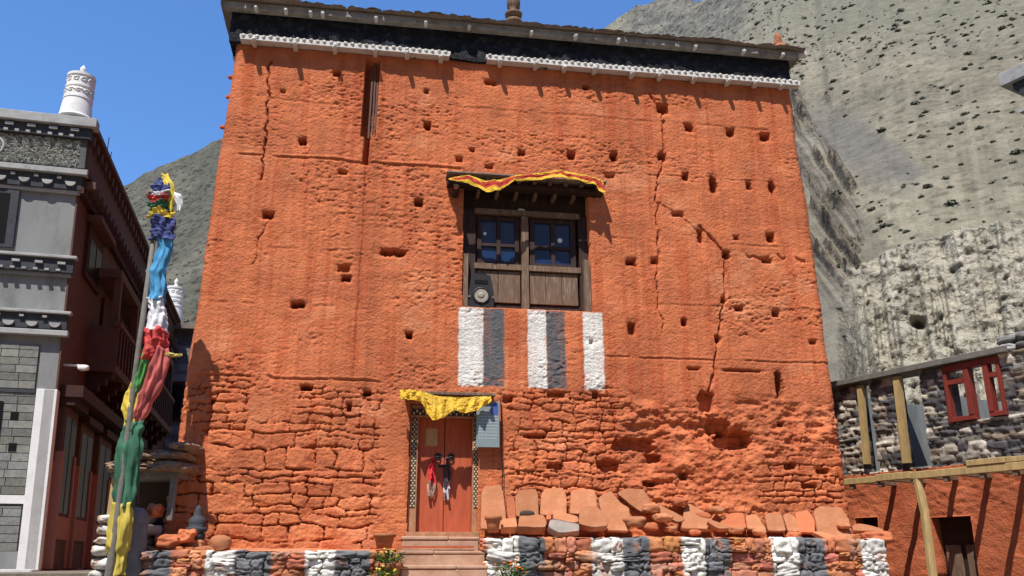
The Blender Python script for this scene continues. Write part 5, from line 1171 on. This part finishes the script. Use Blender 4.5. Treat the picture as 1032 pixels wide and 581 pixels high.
dark = ss(.0, .3, lay)[..., None]; Cm = mix(Cm, mix(ROK*1.2, ROK*.45, dark), np.clip(strata*rb*1.5, 0, 1)[..., None]*.92)  # brown ledge rock, with the ledge shadows painted in as darker tone
Cm = mix(Cm, ROK*1.1, outc[..., None]*.7)
tp = rk1[..., None]; Cm = mix(Cm, mix(np.array([.125, .118, .10]), np.array([.18, .165, .13]), ss(-.2, .3, sm_)[..., None]), tp*.9)
Cm = mix(Cm, mix(LFT, np.array([.135, .125, .095]), ss(-.2, .35, gul+.4*sm_)[..., None]), np.clip(lft, 0, 1)[..., None])
topgreen = ss(760, 800, PXg)*(1-ss(15, 55, PYg+10*gul)); Cm = mix(Cm, np.array([.165, .155, .11]), (topgreen*.7)[..., None])
cfc = mix(CLF*(1+.12*fl[..., None]*.5), np.array([.20, .18, .145]), (ss(.12, .36, pk)*.6)[..., None]); lowc = mix(np.array([.23, .20, .145]), np.array([.16, .135, .10]), ss(-.2, .3, fbm(AA*70, Zr/9, seed=25, oct=3))[..., None])
cfc = mix(lowc, cfc, ss(.40, .50, Tt+.06*fbm(AA*30, Zr/6, seed=26, oct=3)+.06*sm_)[..., None]); Cm = mix(Cm, cfc, onface[..., None])
spk = fbm(X_/1.6, Zr/1.3, Y_/1.6, seed=29, oct=2); Cm = Cm*(1-.55*(np.clip(lft+rk1, 0, 1)*ss(.12, .4, spk)))[..., None]
nzr = len(Rr); ii = np.arange(nzr-1)[:, None]*NA+np.arange(NA-1)[None]; Fm = np.stack([ii, ii+1, ii+1+NA, ii+NA], -1).reshape(-1, 4)
PM = np.stack([X2, Y2, Z2], -1)
hill = tag(make('hillside', PM.reshape(-1, 3), Fm, 'mountain', None, Cm.reshape(-1, 3), smooth=True, origin=(0, 0, 0)), kind='structure')
na_, nr_ = 240, 40  # unseen valley slopes behind the camera, added to cut bright horizon skylight
az_ = np.linspace(.93, 2*math.pi-1.03, na_); tr = np.linspace(0, 1, nr_); A_, T_ = np.meshgrid(az_, tr); rid_ = .50+.10*fbm(A_*2.2, A_*0, seed=81, oct=4)
rr_ = 130+230*T_; zz_ = -1.5+T_*np.tan(rid_)*360*(.8+.2*T_); xx_, yy_ = rr_*np.sin(A_), rr_*np.cos(A_); zz_ = zz_+ss(0, .2, T_)*(9*fbm(xx_/50, yy_/50, seed=82, oct=4)+2*fbm(xx_/9, yy_/9, seed=83, oct=3))
mv = MB(); cv = np.array([.16, .145, .105])*(1+.3*fbm(xx_/30, yy_/30, seed=84, oct=4))[..., None]; mv.grid(np.stack([xx_, yy_, zz_], -1).reshape(-1, 3), nr_, na_, cv.reshape(-1, 3)); tag(mv.build('unseen_valley_side', 'mountain', smooth=True, origin=(0, 0, 0)), kind='structure')
# shrubs
def shrub_mesh(seed, nleaf=70):
    r = np.random.default_rng(seed); m = MB()
    for k in range(nleaf):
        v = r.normal(size=3); v /= np.linalg.norm(v); v[2] = abs(v[2])*.8; p = v*r.uniform(.25, .5)*np.array([1, 1, .9]); a = r.normal(size=3); a /= np.linalg.norm(a); b = np.cross(a, v); b /= np.linalg.norm(b)+1e-6; s_ = r.uniform(.09, .2)
        m.add([p-a*s_, p+b*s_*.7, p+a*s_, p-b*s_*.7], [(0, 1, 2, 3)])
    V, Fs = rock((.5, .5, .4), seed, 4, 2, .3); m.add(V+np.array([0, 0, .12]), Fs)
    return m
shr_src = []
for k in range(4):
    o = shrub_mesh(900+k).build('hillside_shrub', 'shrub_leaf', origin=(0, 0, 0)); shr_src.append(o)
cand = []; r = np.random.default_rng(42)
vis = (Tt > 1.01) & (Tt < 1.99)
tries = 0
while len(cand) < 1700 and tries < 60000:
    tries += 1; i = r.integers(NL+2, NL+NU-3); j = r.integers(5, NA-5); px, py = PXg[i, j], PYg[i, j]
    if not (-20 < px < 1060 and -40 < py < 330): continue
    if 245 < px < 600 or (px < 245 and not (110 < px)): continue
    den = 1.
    if sd_[i, j] < 2 and px > 600 and py > 70: den = .25
    if gp[i, j] > .5: den = .12
    if px < 245: den = .9
    if py < 60 and px > 690: den = 1.9*.7
    den *= .22+.78*ss(-.25, .3, gul[i, j]).item()
    if r.random() > den: continue
    s_ = float(np.exp(r.normal(.10, .35)))*(1.0 if px > 600 else .9)*min(1., .25+R2[i, j]/240.)
    cand.append((s_/R2[i, j], s_, PM[i, j], px, py))
cand.sort(key=lambda q: -q[0])
big = [(845, 205, 3.6, 'largest dark shrub low on the tan scree, above the pale cliff'), (921, 100, 3.0, 'dark shrub in the middle of the scree, uppermost of a close pair'), (932, 110, 2.6, 'grey green shrub just below another in the middle of the scree'), (958, 205, 4.2, 'broad green shrub on the scree just above the cliff top'), (846, 312, 2.2, 'green bush at the tower edge beside the cliff foot'), (850, 340, 2.0, 'pale green bush lowest beside the cliff foot')]
bigs = []
for px, py, s_, lb in big:
    i, j = np.unravel_index(np.argmin((PXg-px)**2+(PYg-py)**2+(Tt > 2)*1e6), PXg.shape); bigs.append((s_*R2[i, j]/230, PM[i, j], lb))
tot = 0
for k, (_, s_, P_, px, py) in enumerate(cand[:290]):
    src = shr_src[k % 4]
    o = src if k < 4 else src.copy()
    if k >= 4: COL.objects.link(o)
    o.location = P_; a = random.uniform(0, 6.28); o.rotation_euler = (0, 0, a); o.scale = (s_*.78, s_*.78, s_*.62)
    left = px < 300
    tag(o, 'low grey green shrub dotted over the far left hillside' if left else 'low grey green shrub dotted over the mountain slope right of the tower', 'shrub', 'shrubs on the far left hillside' if left else 'shrubs on the slope right of the tower')
for k, (s_, P_, lb) in enumerate(bigs):
    o = shr_src[k % 4].copy(); COL.objects.link(o); o.location = P_; o.scale = (s_*.85, s_*.85, s_*.7); o.rotation_euler = (0, 0, k*1.3); tag(o, lb, 'shrub')
    if 'group' in o: del o['group']
m = MB()
tiny = [shrub_mesh(950+k, 14) for k in range(3)]
tv = [(np.concatenate(q.v), q.f) for q in tiny]
for k, (_, s_, P_, px, py) in enumerate(cand[290:]):
    V, Fs = tv[k % 3]; a = random.uniform(0, 6.28); R_ = np.array([[math.cos(a), -math.sin(a), 0], [math.sin(a), math.cos(a), 0], [0, 0, 1]]); m.add(V@R_*s_*.75+P_, Fs)
tag(m.build('shrub_cover', 'shrub_leaf'), kind='stuff')

# ================================================================== CAMERA, LIGHT, SKY
cam = bpy.data.cameras.new('camera'); co = bpy.data.objects.new('camera', cam); COL.objects.link(co); co.location = CAM; co.rotation_euler = (math.pi/2+PIT, 0, 0)
cam.sensor_width = 36; cam.lens = 36*FPX/PW; cam.clip_end = 5000; sc.camera = co
ELE, AZS = math.radians(62), math.radians(-109)
sd = np.array([math.cos(ELE)*math.cos(AZS), math.cos(ELE)*math.sin(AZS), math.sin(ELE)])
sun = bpy.data.lights.new('sun', 'SUN'); sun.energy = 5.0; sun.angle = math.radians(.5); sun.color = (1, .955, .88)
so = bpy.data.objects.new('sun', sun); COL.objects.link(so); so.location = (0, 0, 60)
from mathutils import Vector
so.rotation_euler = Vector(-sd).to_track_quat('-Z', 'Y').to_euler()
w = bpy.data.worlds.new('World'); sc.world = w; w.use_nodes = True; nt = w.node_tree
sky = nt.nodes.new('ShaderNodeTexSky'); sky.sky_type = 'NISHITA'; sky.sun_disc = False; sky.sun_elevation = ELE; sky.sun_rotation = math.atan2(sd[0], sd[1]) % (2*math.pi)
sky.altitude = 0; sky.air_density = 1.4; sky.dust_density = 0; sky.ozone_density = 10.0
bg = nt.nodes['Background']; bg.inputs['Strength'].default_value = .105
vm = nt.nodes.new('ShaderNodeVectorMath'); vm.operation = 'MULTIPLY'; vm.inputs[1].default_value = (.95, 1.13, 1.36)
nt.links.new(sky.outputs[0], vm.inputs[0]); nt.links.new(vm.outputs[0], bg.inputs['Color'])
sc.view_settings.view_transform = 'Standard'; sc.view_settings.look = 'None'; sc.view_settings.gamma = 1; sc.view_settings.exposure = .42
sc.cycles.max_bounces = 6
